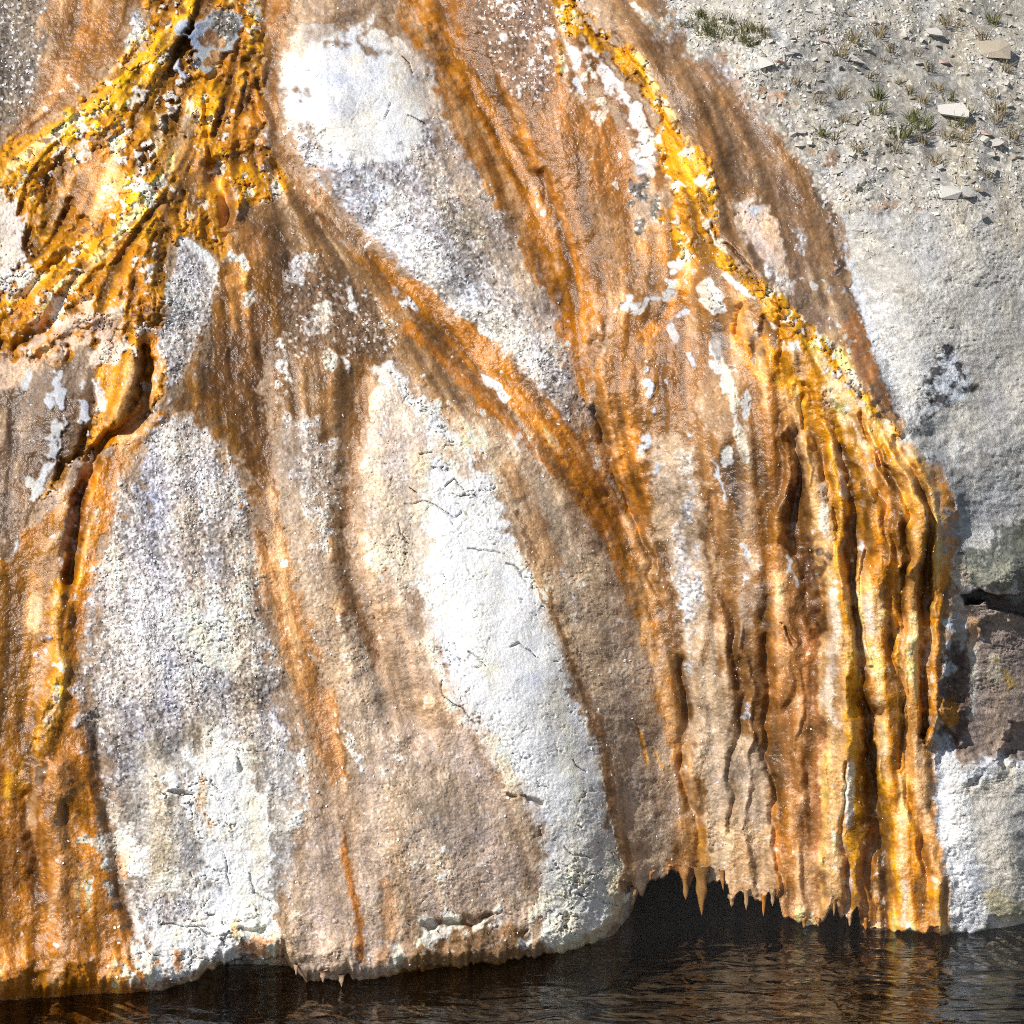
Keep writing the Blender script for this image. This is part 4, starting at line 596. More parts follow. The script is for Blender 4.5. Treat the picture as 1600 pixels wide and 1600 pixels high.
# ------------------------------------------------------------------ materials
def mat(name):
    m = bpy.data.materials.new(name); m.use_nodes = True
    return m, m.node_tree.nodes, m.node_tree.links, m.node_tree.nodes['Principled BSDF']
def crust_material(name, bump, glint):
    m, n, l, b = mat(name)
    ca = n.new('ShaderNodeAttribute'); ca.attribute_name = 'mineral'
    wa = n.new('ShaderNodeAttribute'); wa.attribute_name = 'wet'
    tc = n.new('ShaderNodeTexCoord')
    nz = n.new('ShaderNodeTexNoise'); nz.inputs['Scale'].default_value = 95; nz.inputs['Detail'].default_value = 4; nz.inputs['Roughness'].default_value = .65
    l.new(tc.outputs['Object'], nz.inputs['Vector'])
    hs = n.new('ShaderNodeMapRange'); hs.inputs[1].default_value = .3; hs.inputs[2].default_value = .7; hs.inputs[3].default_value = .72; hs.inputs[4].default_value = 1.22
    l.new(nz.outputs['Fac'], hs.inputs[0])
    mx = n.new('ShaderNodeVectorMath'); mx.operation = 'SCALE'; l.new(ca.outputs['Color'], mx.inputs[0]); l.new(hs.outputs[0], mx.inputs['Scale'])
    l.new(mx.outputs[0], b.inputs['Base Color'])
    rr = n.new('ShaderNodeMapRange'); rr.inputs[3].default_value = .92; rr.inputs[4].default_value = glint; l.new(wa.outputs['Fac'], rr.inputs[0]); l.new(rr.outputs[0], b.inputs['Roughness'])
    sp = n.new('ShaderNodeMapRange'); sp.inputs[3].default_value = .12; sp.inputs[4].default_value = .55; l.new(wa.outputs['Fac'], sp.inputs[0]); l.new(sp.outputs[0], b.inputs['Specular IOR Level'])
    n2 = n.new('ShaderNodeTexNoise'); n2.inputs['Scale'].default_value = 150; n2.inputs['Detail'].default_value = 3; l.new(tc.outputs['Object'], n2.inputs['Vector'])
    bp = n.new('ShaderNodeBump'); bp.inputs['Strength'].default_value = bump; bp.inputs['Distance'].default_value = .012
    l.new(n2.outputs['Fac'], bp.inputs['Height']); l.new(bp.outputs[0], b.inputs['Normal'])
    return m
M_CRUST = crust_material('mineral_crust', .36, .22)
M_ROCK = crust_material('grey_rock', .6, .6)
M_GRAIN = crust_material('mineral_grains', .3, .35)

def grass_mat(name, c1, c2):
    m, n, l, b = mat(name)
    oi = n.new('ShaderNodeTexCoord'); nz = n.new('ShaderNodeTexNoise'); nz.inputs['Scale'].default_value = 40; l.new(oi.outputs['Object'], nz.inputs['Vector'])
    rp = n.new('ShaderNodeValToRGB'); rp.color_ramp.elements[0].color = (*c1, 1); rp.color_ramp.elements[0].position = .35; rp.color_ramp.elements[1].color = (*c2, 1); rp.color_ramp.elements[1].position = .65
    l.new(nz.outputs['Fac'], rp.inputs[0]); l.new(rp.outputs[0], b.inputs['Base Color']); b.inputs['Roughness'].default_value = .7
    return m
M_GRASS = [grass_mat('green_grass', (.075, .09, .022), (.16, .15, .05)), grass_mat('dry_grass', (.16, .12, .06), (.30, .24, .13))]
def stone_mat(name, c1, c2):
    m, n, l, b = mat(name)
    oi = n.new('ShaderNodeTexCoord'); nz = n.new('ShaderNodeTexNoise'); nz.inputs['Scale'].default_value = 30; nz.inputs['Detail'].default_value = 5; l.new(oi.outputs['Object'], nz.inputs['Vector'])
    rp = n.new('ShaderNodeValToRGB'); rp.color_ramp.elements[0].color = (*c1, 1); rp.color_ramp.elements[0].position = .3; rp.color_ramp.elements[1].color = (*c2, 1); rp.color_ramp.elements[1].position = .7
    l.new(nz.outputs['Fac'], rp.inputs[0]); l.new(rp.outputs[0], b.inputs['Base Color']); b.inputs['Roughness'].default_value = .9
    bp = n.new('ShaderNodeBump'); bp.inputs['Strength'].default_value = .6; bp.inputs['Distance'].default_value = .01; l.new(nz.outputs['Fac'], bp.inputs['Height']); l.new(bp.outputs[0], b.inputs['Normal'])
    return m
M_STONE = [stone_mat('pale_stone', (.48, .45, .40), (.70, .67, .61)), stone_mat('buff_stone', (.30, .25, .18), (.50, .43, .33)), stone_mat('pink_stone', (.42, .28, .22), (.62, .48, .40))]

# ------------------------------------------------------------------ split of the sheet into parts
REG = np.zeros((NR, NC), np.int16)
PARTS = []            # (name, label, owner)
def part(name, label, owner, pts, e=5):
    PARTS.append((name, label, owner)); i = len(PARTS) - 1
    if pts is None: REG[:] = i; return i
    if len(pts[0]) == 3:
        win = window(pts, 60); d, wv, _ = seg_data(pts, GX[win], GY[win]); s = wv - d
    else:
        win = window(pts, 30); d, _, ins = seg_data(pts, GX[win], GY[win], True); s = np.where(ins, d, -d)
    REG[win] = np.where(s + EDGE[win] * e > 0, i, REG[win]); return i
part('tan_crust', 'tan and pinkish mineral crust over the lower mound', 'mound', None)
part('brown_crust', 'grey brown crust in the upper left corner', 'mound', [(-900, -700), (300, -700), (225, 0), (190, 75), (105, 192), (20, 226), (-900, 300)])
part('yellow_mat', 'rugged yellow and orange bacterial mat spreading over the upper left', 'mound', [(225, -500), (420, -500), (405, 0), (424, 80), (414, 150), (428, 230), (470, 300), (430, 315), (360, 330), (372, 380), (345, 410), (300, 372), (272, 385), (262, 460), (258, 560), (200, 600), (100, 560), (20, 610), (-900, 640), (-900, 300), (20, 226), (105, 192), (165, 138), (232, 72)])
part('brown_crust', 'dark brown crust with white patches at the left edge', 'mound', [(-900, 640), (20, 610), (90, 562), (150, 540), (160, 585), (156, 640), (130, 690), (90, 740), (50, 800), (20, 880), (-900, 1000)])
part('orange_runoff', 'orange wet runoff band with a dark channel down the left edge', 'mound', [(-900, 1000), (20, 872), (110, 760), (160, 690), (160, 600), (200, 560), (258, 560), (262, 650), (225, 690), (182, 800), (140, 920), (120, 1060), (148, 1180), (176, 1330), (222, 1470), (238, 1560), (238, 1640), (-900, 1640)])
part('grey_crust', 'sparkling grey granular crust on the left lobe', 'mound', [(232, 690), (262, 655), (300, 645), (345, 690), (396, 860), (432, 1080), (470, 1200), (412, 1250), (292, 1185), (180, 1296), (148, 1180), (122, 1060), (142, 920), (184, 800)])
part('white_crust', 'cracked white crust above the water at lower left', 'mound', [(180, 1296), (292, 1185), (345, 1150), (395, 1165), (412, 1250), (436, 1440), (420, 1520), (238, 1560), (222, 1470), (190, 1380)])
part('brown_crust', 'dark wet brown crust in the middle of the mound', 'mound', [(345, 410), (372, 380), (362, 330), (430, 315), (470, 300), (540, 368), (640, 460), (720, 545), (780, 660), (612, 560), (572, 660), (548, 770), (470, 700), (430, 640), (420, 800), (396, 790), (345, 690), (268, 640), (290, 580), (350, 450)])
part('white_crust', 'large white tongue of cracked crust reaching down to the water', 'mound', [(602, 562), (648, 612), (702, 660), (752, 716), (786, 782), (812, 862), (848, 930), (906, 1096), (938, 1162), (950, 1260), (974, 1325), (976, 1400), (966, 1440), (930, 1470), (872, 1492), (845, 1472), (836, 1390), (848, 1300), (750, 1160), (670, 1000), (640, 922), (588, 868), (574, 790), (590, 620)])
part('white_crust', 'broad white and grey slope at the top centre', 'mound', [(438, 100), (478, 62), (560, 0), (600, -500), (640, -500), (640, 60), (684, 104), (700, 182), (745, 262), (795, 335), (852, 432), (892, 520), (912, 640), (900, 672), (744, 545), (594, 388), (484, 254), (452, 182)])
part('brown_slope', 'brown slope between the white slope and the right yellow stream', 'mound', [(640, -500), (900, -500), (880, 30), (872, 100), (975, 200), (1000, 360), (962, 450), (925, 600), (915, 700), (980, 850), (900, 700), (908, 640), (892, 520), (795, 335), (700, 182), (632, 40)])
part('runoff_band', 'long orange brown runoff band crossing from upper left to the dripping edge', 'mound', [(440, -80, 26), (428, 40, 16), (428, 220, 14), (540, 365, 22), (710, 530, 30), (870, 690, 32), (1000, 880, 30), (1055, 1080, 26), (1090, 1320, 20), (1100, 1400, 16)])
part('tan_curtain', 'tan streaked wet curtain above the dripping edge', 'curtain', [(962, 455), (1000, 400), (1060, 425), (1120, 400), (1190, 440), (1260, 520), (1330, 600), (1400, 690), (1470, 720), (1496, 850), (1484, 950), (1470, 1080), (1455, 1170), (1462, 1280), (1482, 1380), (1486, 1640), (1000, 1640), (1000, 1400), (1100, 1400), (1085, 1250), (1055, 1040), (1020, 900), (950, 740), (918, 660), (950, 530)], 2)
part('brown_apron', 'brown flecked apron sloping down beside the gravel bank', 'curtain', [(900, -500), (1048, -500), (1058, 45), (1152, 118), (1230, 192), (1286, 276), (1326, 430), (1392, 610), (1416, 684), (1330, 600), (1170, 420), (1112, 300), (1030, 130), (900, 0)])
part('yellow_mat', 'yellow mat with white blades running down the crest at top right', 'curtain', [(870, -500), (910, -500), (905, 20), (990, 95), (1050, 190), (1112, 300), (1125, 400), (1250, 500), (1410, 690), (1380, 700), (1290, 640), (1200, 600), (1140, 480), (1060, 480), (970, 520), (985, 420), (1000, 360), (975, 200), (872, 110)])
for (P, kk), lab in zip(RIBS[:7], ['pale thick rib at the left of the orange columns', 'narrow golden rib clinging to the pale rib', 'broad orange rib that widens to the water', None, 'short apricot lens shaped rib', 'peach rib ending in a knobbly foot', 'outermost orange rib against the grey rock']):
    if lab: part('rib', lab, 'curtain', P, 2)
part('gravel_sheet', 'pale gravel slope', 'bank', [(1048, -700), (2600, -700), (2600, 335), (1600, 352), (1460, 330), (1360, 322), (1306, 316), (1286, 276), (1230, 192), (1152, 118), (1058, 45), (1030, 0)])
part('rock_face', 'smooth grey rock face', 'rock', [(1312, 318), (1360, 322), (2600, 330), (2600, 860), (1590, 800), (1512, 880), (1498, 850), (1478, 722), (1416, 680), (1370, 520), (1320, 400)], 3)
part('hollow', 'shadowed hollow with stained stone', 'rock', [(1498, 850), (1512, 880), (1590, 800), (2600, 780), (2600, 1200), (1560, 1190), (1500, 1200), (1457, 1172), (1472, 1082), (1486, 950)], 3)
part('rock_foot', 'white rounded rock foot standing in the water', 'rock', [(1457, 1172), (1500, 1200), (1560, 1190), (2600, 1200), (2600, 1640), (1486, 1640), (1486, 1460), (1484, 1380), (1464, 1280)], 3)

OWN = {}
def owner(key, name, label, cat, loc):
    o = bpy.data.objects.new(name, None); o.empty_display_size = .2; col.objects.link(o); o.location = loc
    o['label'] = label; o['category'] = cat; o['kind'] = 'structure'; OWN[key] = o
owner('mound', 'sinter_mound', 'broad hot spring mound with white tongues between orange and brown runoff bands', 'terrain', at(500, 1500))
owner('curtain', 'sinter_curtain', 'ribbed orange and tan mineral curtain dripping into the river', 'terrain', at(1250, 1420))
owner('bank', 'gravel_bank', 'pale stony bank with sparse grass at the upper right', 'terrain', at(1400, 200))
owner('rock', 'rock_wall', 'grey weathered rock wall with a hollow at the right edge', 'terrain', at(1540, 1400))
bpy.context.view_layer.update()

def link(name, me, m, parent=None, label=None):
    o = bpy.data.objects.new(name, me); col.objects.link(o)
    if m: me.materials.append(m)
    if parent is not None: o.parent = parent; o.matrix_parent_inverse = parent.matrix_world.inverted()
    if label: o['label'] = label
    return o
def make_mesh(name, V, Fq, cols=None, wet=None):
    me = bpy.data.meshes.new(name); n, k = Fq.shape
    me.vertices.add(len(V)); me.vertices.foreach_set('co', np.ascontiguousarray(V, F4).ravel())
    me.loops.add(n * k); me.loops.foreach_set('vertex_index', np.ascontiguousarray(Fq, np.int32).ravel())
    me.polygons.add(n); me.polygons.foreach_set('loop_start', np.arange(0, n * k, k, dtype=np.int32))
    me.polygons.foreach_set('use_smooth', np.zeros(n, bool)); me.update(calc_edges=True)
    if cols is not None:
        a = me.attributes.new('mineral', 'FLOAT_COLOR', 'POINT'); c4 = np.ones((len(V), 4), F4); c4[:, :3] = cols; a.data.foreach_set('color', c4.ravel())
        a = me.attributes.new('wet', 'FLOAT', 'POINT'); a.data.foreach_set('value', np.ascontiguousarray(wet, F4))
    return me
idx = np.arange(NR * NC, dtype=np.int32).reshape(NR, NC)
QUAD = np.stack([idx[:-1, :-1], idx[1:, :-1], idx[1:, 1:], idx[:-1, 1:]], -1)
zc = P3[..., 2]
keep = np.maximum(np.maximum(zc[:-1, :-1], zc[1:, :-1]), np.maximum(zc[1:, 1:], zc[:-1, 1:])) > -.35
VF = P3.reshape(-1, 3); CF = COL.reshape(-1, 3); WF = CH['wet'].reshape(-1)
fr = REG[:-1, :-1]
for i, (name, label, own) in enumerate(PARTS):
    q = QUAD[(fr == i) & keep]
    if len(q) == 0: continue
    u, inv = np.unique(q, return_inverse=True)
    me = make_mesh(name, VF[u], inv.reshape(-1, 4), CF[u], WF[u])
    me.polygons.foreach_set('use_smooth', np.ones(len(q), bool))
    link(name, me, M_ROCK if own in ('rock', 'bank') else M_CRUST, OWN[own], label)

# ------------------------------------------------------------------ dripping stalactites along the overhang
def drip(x, y0, y1, w, c, lean=0.0, lab=None, fwd_off=.02):
    """tapered knobbly drip hanging from the lip: widths in frame units"""
    yl = float(np.interp(x, PX, lip)) - 5; y0 = min(y0, yl - 5); pl = at(x, min(yl, y0 + 40)); p0 = at(x, y0); p0.y = min(pl.y, p0.y) - w * .0022; s = (p0.y / (math.cos(PITCH))) * tanh_ / 800; n, rings = 10, 9; V = []; 
    L = (y1 - y0) * s / math.cos(PITCH) * 1.0
    ph = random.random() * 6
    for r in range(rings):
        t = r / (rings - 1); rad = w * s * ((1 - t) ** .8 * .9 + .16 + .25 * max(0, .25 - t)) * (1 + .16 * math.sin(t * 11 + ph)) * (1 if r < rings - 1 else .35)
        for a in range(n):
            th = 2 * math.pi * a / n; rr = rad * (1 + .2 * math.sin(3 * th + ph + t * 4) + .16 * random.uniform(-1, 1))
            V.append((p0.x + lean * t * L + rr * math.cos(th), p0.y + rr * math.sin(th) * .9 - fwd_off * t, p0.z - t * L))
    Fq = []
    for r in range(rings - 1):
        for a in range(n): Fq.append((r * n + a, (r + 1) * n + a, (r + 1) * n + (a + 1) % n, r * n + (a + 1) % n))
    V = np.array(V); b = (rings - 1) * n; Fq += [(b, b + 2, b + 1, b + 1)][:0]
    ring = [(b + i, b + (i - 1) % n, b + (n - i) % n, b + i) for i in range(1)][:0]
    tip = V[b:].mean(0); V = np.vstack([V, tip[None] - [0, 0, .006]])
    for a in range(0, n, 2): Fq.append((b + a, len(V) - 1, b + (a + 2) % n, b + (a + 1) % n))
    cc = np.tile(c, (len(V), 1)) * (1 + .12 * rng.standard_normal((len(V), 1)))
    me = make_mesh('stalactite', V, np.array(Fq), np.clip(cc, .01, .9), np.full(len(V), .8))
    me.polygons.foreach_set('use_smooth', np.ones(len(Fq), bool))
    return link('stalactite', me, M_CRUST, OWN['curtain'], lab)
DC = sr(166, 116, 62); DT = sr(180, 142, 100)
for a in [(1095, 1345, 1424, 11, sr(150, 106, 50), .02, 'longest tan drip nearly touching the water'), (1070, 1352, 1404, 9, DC, .03, None), (1081, 1378, 1396, 3, DC, -.3, None), (991, 1386, 1414, 7, sr(160, 124, 88), -.12, None), (1019, 1360, 1380, 4, DC, -.4, None), (1044, 1350, 1364, 5, DC, -.1, None), (1127, 1358, 1390, 4, DC, .1, None), (1143, 1396, 1414, 6, DT, 0, None), (1166, 1402, 1420, 5, DT, 0, None), (1193, 1400, 1430, 4, ORBR, 0, 'thin orange drip beside the curtain foot'), (1207, 1398, 1414, 5, DT, 0, None), (1303, 1408, 1430, 3, DC, 0, None), (1327, 1424, 1443, 4, sr(200, 156, 110), 0, None), (1352, 1432, 1452, 4, ORBR, 0, None), (1256, 1434, 1448, 5, DC, 0, None), (1278, 1432, 1446, 4, DC, 0, None)]: drip(*a)
for x, y0, y1, w in [(463, 1506, 1522, 4), (505, 1514, 1533, 6), (534, 1522, 1540, 5)]:
    o = drip(x, y0, y1, w, sr(170, 140, 112)); o.parent = OWN['mound']; o.matrix_parent_inverse = OWN['mound'].matrix_world.inverted()

# ------------------------------------------------------------------ loose grains on the crust (too many to count)
def rock_shape(n_pts, flat, seed, blocky=1.0):
    r = np.random.default_rng(seed); import bmesh
    bm = bmesh.new()
    for v in r.standard_normal((n_pts, 3)):
        v /= np.linalg.norm(v); v = np.sign(v) * np.abs(v) ** blocky; v *= r.uniform(.75, 1.1); bm.verts.new((v[0], v[1] * r.uniform(.7, 1), v[2] * flat))
    res = bmesh.ops.convex_hull(bm, input=bm.verts)
    bmesh.ops.delete(bm, geom=[v for v in bm.verts if not v.link_faces], context='VERTS')
    bm.verts.index_update(); V = np.array([v.co[:] for v in bm.verts], F4); Fq = np.array([[v.index for v in f.verts] for f in bm.faces], np.int32); bm.free()
    return V, Fq
SH = [rock_shape(8, f, 20 + i) for i, f in enumerate((.3, .2, .4, .25, .18, .35))]
dzx = np.gradient(P3, axis=1); dzy = np.gradient(P3, axis=0); NRM = np.cross(dzy, dzx); NRM /= np.linalg.norm(NRM, axis=2, keepdims=True) + 1e-9
def scatter(name, dens, n, smin, smax, colf, wetv, parent, m, power=2.0):
    cell = np.outer(np.gradient(PY), np.gradient(PX)); p = (dens * cell); p[:, PX < -60] = 0; p[:, PX > 1660] = 0; p[PY < -60] = 0
    p = p.ravel() / p.sum(); pick = rng.choice(len(p), n, p=p)
    Vs, Fs, Cs, base = [], [], [], 0
    for k in range(n):
        V, Fq = SH[k % len(SH)]
        s = smin + (smax - smin) * rng.random() ** power
        a, b_ = rng.random(2) * 6.28; ca, sa = math.cos(a), math.sin(a)
        nn = NRM.reshape(-1, 3)[pick[k]]; nn = nn + rng.standard_normal(3) * .35; nn /= np.linalg.norm(nn)
        t1 = np.cross(nn, (ca, sa, .3)); t1 /= np.linalg.norm(t1); t2 = np.cross(nn, t1)
        Vs.append(VF[pick[k]] + s * (V[:, :1] * t1 + V[:, 1:2] * t2 + V[:, 2:] * nn + .15 * nn)); Fs.append(Fq + base); base += len(V)
        Cs.append(np.tile(colf(pick[k]), (len(V), 1)))
    V = np.vstack(Vs); me = make_mesh(name, V, np.vstack(Fs), np.clip(np.vstack(Cs), .01, .88), np.full(len(V), wetv))
    o = link(name, me, m, parent); o['kind'] = 'stuff'; return o
def gc(lo, hi, tint=(1, .985, .97)):
    return lambda k: rng.uniform(lo, hi) * np.array(tint)
inmound = (REG < 12) & (zc > .05); incurt = (REG >= 12) & (REG <= 20) & (zc > .1)
gd = np.where(inmound, CH['gran'] ** 2 * (.25 + np.clip(.6 + .5 * N60, 0, 2)) + .004 * CH['wet'], 0)
scatter('loose_grains', gd, 9000, .004, .014, gc(.5, .82), .2, OWN['mound'], M_GRAIN, 2.5)['label'] = 'loose pale grains on the granular crust'
cd = np.where(incurt | (REG == 14), .15 + CH['gran'], 0)
scatter('loose_grains', cd, 1500, .003, .010, gc(.45, .8), .3, OWN['curtain'], M_GRAIN, 2.5)['label'] = 'small pale grains on the brown apron and curtain'
bankm = np.array([p[2] == 'bank' for p in PARTS])[REG]
bd = np.where(bankm | ((GX > 1325) & (GY < 420) & (CH['rock'] > .3)), np.clip(.75 + .45 * N60 + .3 * N25, .08, 3) * smooth(400, 290, GY + 30 * N60), 0)
scatter('gravel', bd, 12000, .004, .026, lambda k: rng.uniform(.36, .72) * np.array([1, rng.uniform(.93, .98), rng.uniform(.8, .93)]), 0, OWN['bank'], M_GRAIN, 4.0)['label'] = 'pale gravel strewn over the bank'

# ------------------------------------------------------------------ stones and grass on the bank
STM = []
for i in range(5):
    V, Fq = rock_shape((10, 9, 11, 9, 10)[i], (.42, .5, .28, .42, .34)[i], 60 + i, .5); me = make_mesh('stone', V, Fq); STM.append(me)
MARKS = [(1191, 100, 'the apron edge stone'), (1484, 177, 'the flat white slab'), (1556, 225, 'the rounded edge stone'), (1545, 76, 'the long slab at top right'), (1338, 95, 'the pale blocky stone'), (1490, 303, 'the pair of pale stones'), (1405, 212, 'the thick olive tuft'), (1371, 153, 'the dark green upright tuft'), (1190, 60, 'the green grass patch'), (1330, 318, 'the grey rock face')]
SEEN = {}
def place_words(x, y, what):
    for a in sorted(MARKS, key=lambda q: (q[0] - x) ** 2 + (q[1] - y) ** 2)[:4]:
        dx, dy = x - a[0], y - a[1]; d = math.hypot(dx, dy)
        v = 'above' if dy < -abs(dx) * .4 else 'below' if dy > abs(dx) * .4 else ''; h = 'left' if dx < -abs(dy) * .4 else 'right' if dx > abs(dy) * .4 else ''
        w = (v + ' and ' + h + ' of' if v and h else v or h + ' of'); t = f"{what} {'just' if d < 35 else 'some way' if d < 70 else 'well'} {w} {a[2]}"
        if t not in SEEN: break
    SEEN[t] = 1
    return t
def stone(x, y, size, shape, m, label, asp=1.0, rz=0.0, group='stones on the gravel bank'):
    me = STM[shape].copy() if not STM[shape].materials or STM[shape].materials[0] is not M_STONE[m] else STM[shape]
    if me is not STM[shape]: me.materials.clear(); me.materials.append(M_STONE[m])
    o = bpy.data.objects.new('stone', me); col.objects.link(o); o.location = at(x, y, size * .12)
    o.scale = (size * asp, size, size); o.rotation_euler = (math.radians(22) + random.uniform(-.15, .15), random.uniform(-.2, .2), rz)
    o['label'] = label; o['category'] = 'stone'; o['group'] = group
px = .0042
stone(1191, 100, 19 * px, 3, 0, 'large white stone lying where the brown apron meets the gravel', 1.0, .3)
stone(1484, 177, 27 * px, 0, 0, 'flat white slab stone in the middle of the gravel, right of the green tufts', 1.15, .2)
stone(1556, 225, 13 * px, 1, 0, 'rounded white stone at the right edge below the flat slab', 1, 1)
stone(1545, 76, 27 * px, 2, 1, 'long buff slab with a shadowed underside at the top right', 1.5, .1)
stone(1455, 52, 15 * px, 0, 0, 'white stone near the top edge, left of the long buff slab', 1.1, .5)
stone(1475, 98, 9 * px, 1, 2, 'small pinkish stone below the white top edge stone', 1, .8)
stone(1338, 95, 18 * px, 3, 0, 'pale blocky stone under the dry tuft in the upper gravel', 1.2, 2)
stone(1484, 302, 18 * px, 4, 0, 'pale stone of a pair at the lower rim of the gravel, left one', 1.1, .4)
stone(1506, 304, 17 * px, 0, 0, 'pale stone of a pair at the lower rim of the gravel, right one', 1.1, 1.2)
stone(1533, 338, 11 * px, 1, 0, 'white stone lowest on the bank above the grey rock face', .9, 2.2)
stone(1202, 65, 7 * px, 3, 0, 'small white stone beside the green grass patch', 1, .1)
stone(1238, 82, 9 * px, 0, 0, 'pale flat stone right of the green grass patch', 1.2, .9)
stone(1352, 72, 9 * px, 4, 1, 'buff stone left of the dry tuft at the top', 1.2, 1.9)
stone(1410, 58, 8 * px, 1, 0, 'white stone in the upper gravel between dry tufts', 1.2, 2.9)
gi = np.argwhere(bankm & (GX > 1120) & (GX < 1600) & (GY > 10) & (GY < 350)); gi = gi[rng.permutation(len(gi))]
used = [(1191, 100), (1484, 175), (1540, 76), (1484, 302)]; cnt = 0
for r, c in gi:
    x, y = GX[r, c], GY[r, c]
    if any(abs(x - a) < 9 and abs(y - b) < 7 for a, b in used): continue
    used.append((x, y)); s = random.choice((3.5, 4, 5, 6, 7, 8, 10)); m = random.choices((0, 1, 2), (8, 4, 1))[0]
    stone(x, y, s * px, random.randrange(5), m, place_words(x, y, ('small' if s < 6 else 'middling') + (' white stone', ' buff stone', ' pinkish stone')[m]), random.uniform(.9, 1.4), random.random() * 6, ['small white stones on the bank', 'small buff stones on the bank', 'small pinkish stones on the bank'][m]); cnt += 1
    if cnt >= 150: break

def tuft_mesh(n, h, spread, seed):
    r = random.Random(seed); V, Fq = [], []
    for k in range(n):
        a = r.random() * 6.28; d = spread * r.random() ** .7 * .45; bx, by = d * math.cos(a), d * math.sin(a)
        hh = h * r.uniform(.5, 1.1); ln = spread * r.uniform(.1, .8); a2 = a + r.uniform(-.7, .7); w = r.uniform(.0022, .0036); ta = r.random() * 6.28; wx, wy = w * math.cos(ta), w * math.sin(ta); b = len(V)
        for t in (0, .55, 1):
            cx = bx + ln * t * t * math.cos(a2); cy = by + ln * t * t * math.sin(a2); cz = hh * (t - .18 * t * t) - .01; k2 = 1 - .75 * t
            V += [(cx - wx * k2, cy - wy * k2, cz), (cx + wx * k2, cy + wy * k2, cz)]
        Fq += [(b, b + 1, b + 3, b + 2), (b + 2, b + 3, b + 5, b + 4)]
    return make_mesh('grass_tuft', np.array(V), np.array(Fq))
TM = []
for i, (n, h, s) in enumerate([(70, .11, .11), (45, .10, .08), (34, .12, .10), (26, .07, .09)]):
    for g in (0, 1):
        me = tuft_mesh(n, h, s, 9 * i + g); me.materials.append(M_GRASS[g]); TM.append(me)
def tuft(x, y, k, green, sc_, label, group='grass tufts on the bank'):
    o = bpy.data.objects.new('grass_tuft', TM[k * 2 + (0 if green else 1)]); col.objects.link(o)
    sc_ *= 1.15; o.location = at(x, y); o.scale = (sc_ * 1.15, sc_ * 1.15, sc_); o.rotation_euler = (0, 0, random.random() * 6.28)
    o['label'] = label; o['category'] = 'grass tuft'; o['group'] = group
tuft(1405, 212, 0, True, 1.15, 'thick olive green tuft in the middle of the gravel')
tuft(1371, 153, 1, True, 1.1, 'dark green upright tuft above the olive tuft')
tuft(1370, 175, 2, True, 1.0, 'green tuft just below the dark upright tuft')
tuft(1425, 188, 1, True, 1.1, 'green tuft up and right of the olive tuft')
tuft(1440, 200, 2, True, 1.1, 'loose green tuft right of the olive tuft')
tuft(1483, 155, 2, True, .8, 'thin green tuft behind the flat white slab')
tuft(1510, 178, 2, True, .8, 'thin green tuft at the right end of the flat white slab')
tuft(1493, 195, 2, True, .9, 'green tuft below the flat white slab')
tuft(1332, 65, 1, False, 1.1, 'dry tuft above the pale blocky stone')
tuft(1310, 85, 2, False, 1.1, 'dry thin tuft left of the pale blocky stone')
tuft(1548, 35, 1, True, 1.2, 'green tuft at the top right corner')
tuft(1560, 175, 1, False, 1.1, 'dry tuft at the right edge above the rounded stone')
tuft(1285, 210, 2, True, .9, 'small green tuft at the left of the lower gravel')
tuft(1305, 215, 3, False, 1.2, 'low dry tuft at the left of the lower gravel')
for x, y in [(1475, 38), (1500, 40), (1372, 55), (1280, 50), (1404, 130), (1312, 150), (1280, 160), (1318, 190), (1440, 222), (1395, 235), (1345, 190), (1380, 95), (1450, 110), (1545, 150), (1570, 110), (1532, 60), (1515, 205), (1505, 220), (1555, 190), (1540, 275), (1580, 215), (1460, 255), (1270, 110), (1240, 130), (1420, 145), (1358, 120), (1430, 85), (1480, 215), (1340, 235), (1465, 140), (1390, 80), (1440, 160)]: tuft(x, y, random.choice((1, 2, 2, 3)), False, random.uniform(.7, 1.0), place_words(x, y, 'small dry tuft'), 'small dry tufts among the gravel')
for k in range(40):
    u = random.random(); x = 1072 + 130 * u + random.uniform(-12, 12); y = 28 + 34 * u + random.uniform(-16, 26) * (1 - .3 * u)
    tuft(x, y, random.choice((1, 2, 3, 3)), random.random() < .75, random.uniform(.5, .85), 'low tuft in the green grass patch at the top of the bank', 'tufts of the green grass patch')

# ------------------------------------------------------------------ river
m, n, l, b = mat('river_water')
out = n['Material Output']; n.remove(b)
gl = n.new('ShaderNodeBsdfGlossy'); gl.inputs['Roughness'].default_value = .04; gl.inputs['Color'].default_value = (.9, .92, .95, 1)
tr = n.new('ShaderNodeBsdfTransparent'); tr.inputs['Color'].default_value = (.52, .48, .43, 1)
fz = n.new('ShaderNodeFresnel'); fz.inputs['IOR'].default_value = 1.38; mxs = n.new('ShaderNodeMixShader')
tc = n.new('ShaderNodeTexCoord'); mp = n.new('ShaderNodeMapping'); mp.inputs['Scale'].default_value = (.55, 1.0, 1); mp.inputs['Rotation'].default_value = (0, 0, .12); l.new(tc.outputs['Object'], mp.inputs['Vector'])
w1 = n.new('ShaderNodeTexNoise'); w1.inputs['Scale'].default_value = 5.5; w1.inputs['Detail'].default_value = 2; w1.inputs['Distortion'].default_value = .6; l.new(mp.outputs[0], w1.inputs['Vector'])
w2 = n.new('ShaderNodeTexNoise'); w2.inputs['Scale'].default_value = 26; w2.inputs['Detail'].default_value = 2; l.new(mp.outputs[0], w2.inputs['Vector'])
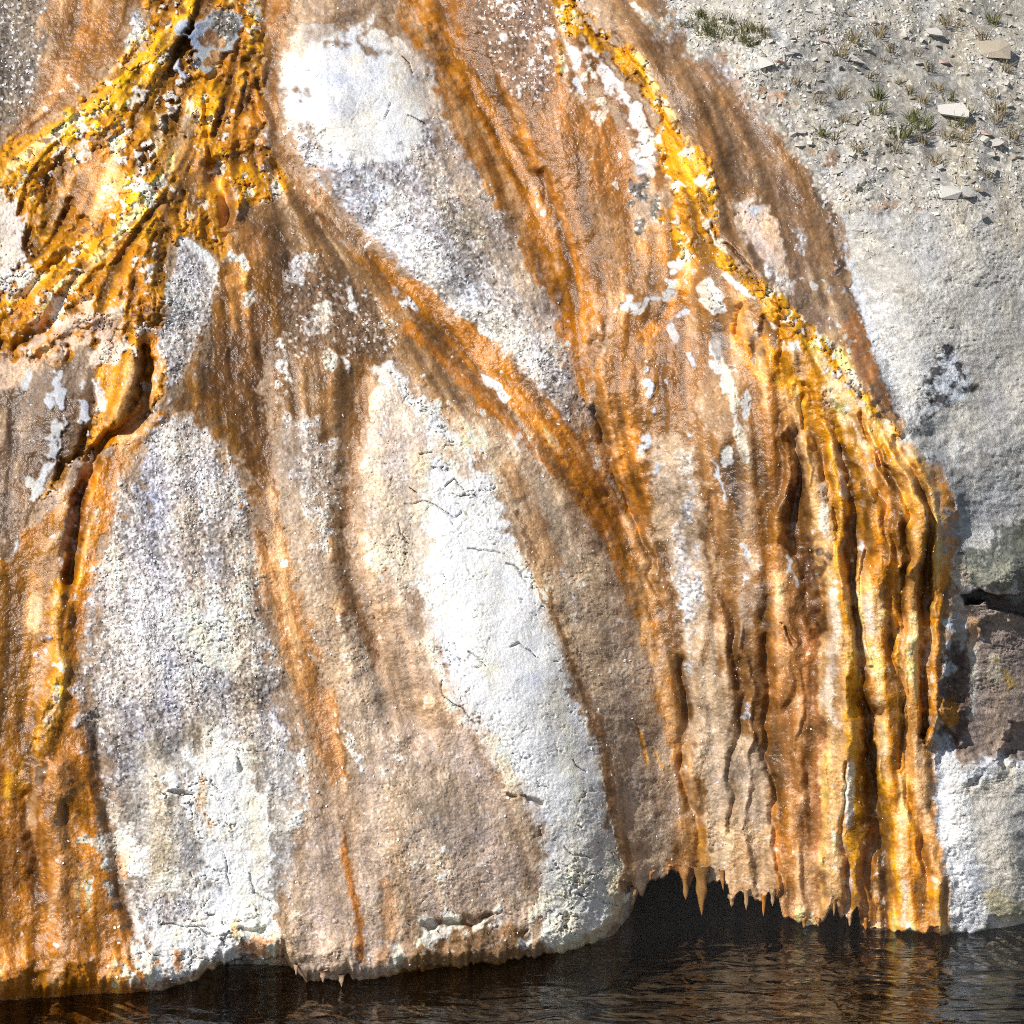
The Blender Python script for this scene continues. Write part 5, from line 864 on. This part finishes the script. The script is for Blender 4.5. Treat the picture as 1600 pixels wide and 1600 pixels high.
b1 = n.new('ShaderNodeBump'); b1.inputs['Strength'].default_value = .5; b1.inputs['Distance'].default_value = .075; l.new(w1.outputs['Fac'], b1.inputs['Height'])
b2 = n.new('ShaderNodeBump'); b2.inputs['Strength'].default_value = .16; b2.inputs['Distance'].default_value = .012; l.new(w2.outputs['Fac'], b2.inputs['Height']); l.new(b1.outputs[0], b2.inputs['Normal'])
l.new(b2.outputs[0], gl.inputs['Normal']); l.new(b2.outputs[0], fz.inputs['Normal'])
l.new(fz.outputs[0], mxs.inputs[0]); l.new(tr.outputs[0], mxs.inputs[1]); l.new(gl.outputs[0], mxs.inputs[2]); l.new(mxs.outputs[0], out.inputs['Surface'])
W = np.array([(-40, 2, 0), (40, 2, 0), (40, 34.5, 0), (-40, 34.5, 0)], F4); wm = make_mesh('river', W, np.array([[0, 1, 2, 3]])); ro = link('river', wm, m)
ro['label'] = 'dark rippled river water along the foot of the mound'; ro['category'] = 'water'; ro['kind'] = 'structure'
m, n, l, b = mat('riverbed_silt')
tc = n.new('ShaderNodeTexCoord'); nz = n.new('ShaderNodeTexNoise'); nz.inputs['Scale'].default_value = 2.2; nz.inputs['Detail'].default_value = 8; l.new(tc.outputs['Object'], nz.inputs['Vector'])
rp = n.new('ShaderNodeValToRGB'); rp.color_ramp.elements[0].position = .38; rp.color_ramp.elements[0].color = (.05, .042, .032, 1); rp.color_ramp.elements[1].position = .72; rp.color_ramp.elements[1].color = (.30, .25, .18, 1); l.new(nz.outputs['Fac'], rp.inputs[0]); l.new(rp.outputs[0], b.inputs['Base Color']); b.inputs['Roughness'].default_value = .9
nb = 60; bx = np.linspace(-40, 40, nb); by = np.linspace(2, 34.5, nb); BX, BY = np.meshgrid(bx, by); V = np.stack([BX, BY, -.32 + .05 * np.sin(BX * 2.1) * np.cos(BY * 1.7)], -1).reshape(-1, 3)
ii = np.arange(nb * nb).reshape(nb, nb); bm_ = make_mesh('riverbed', V, np.stack([ii[:-1, :-1], ii[:-1, 1:], ii[1:, 1:], ii[1:, :-1]], -1).reshape(-1, 4)); bo = link('riverbed', bm_, m)
bo['label'] = 'brown silty riverbed seen through the water'; bo['category'] = 'riverbed'; bo['kind'] = 'structure'

# ------------------------------------------------------------------ steam rising off the warm water under the curtain
import bmesh
bm = bmesh.new(); bmesh.ops.create_icosphere(bm, subdivisions=4, radius=1.0); me = bpy.data.meshes.new('steam'); bm.to_mesh(me); bm.free()
m, n, l, b = mat('steam'); n.remove(b); pv = n.new('ShaderNodeVolumePrincipled'); pv.inputs['Density'].default_value = .02; pv.inputs['Color'].default_value = (.93, .94, .95, 1); l.new(pv.outputs[0], n['Material Output'].inputs['Volume'])
so = link('steam', me, m); so.location = at(1290, 1400) + Vector((0, -.55, -.05)); so.scale = (1.8, .75, .6); so['kind'] = 'stuff'; so['label'] = 'thin steam drifting over the water under the dripping curtain'; so['category'] = 'steam'
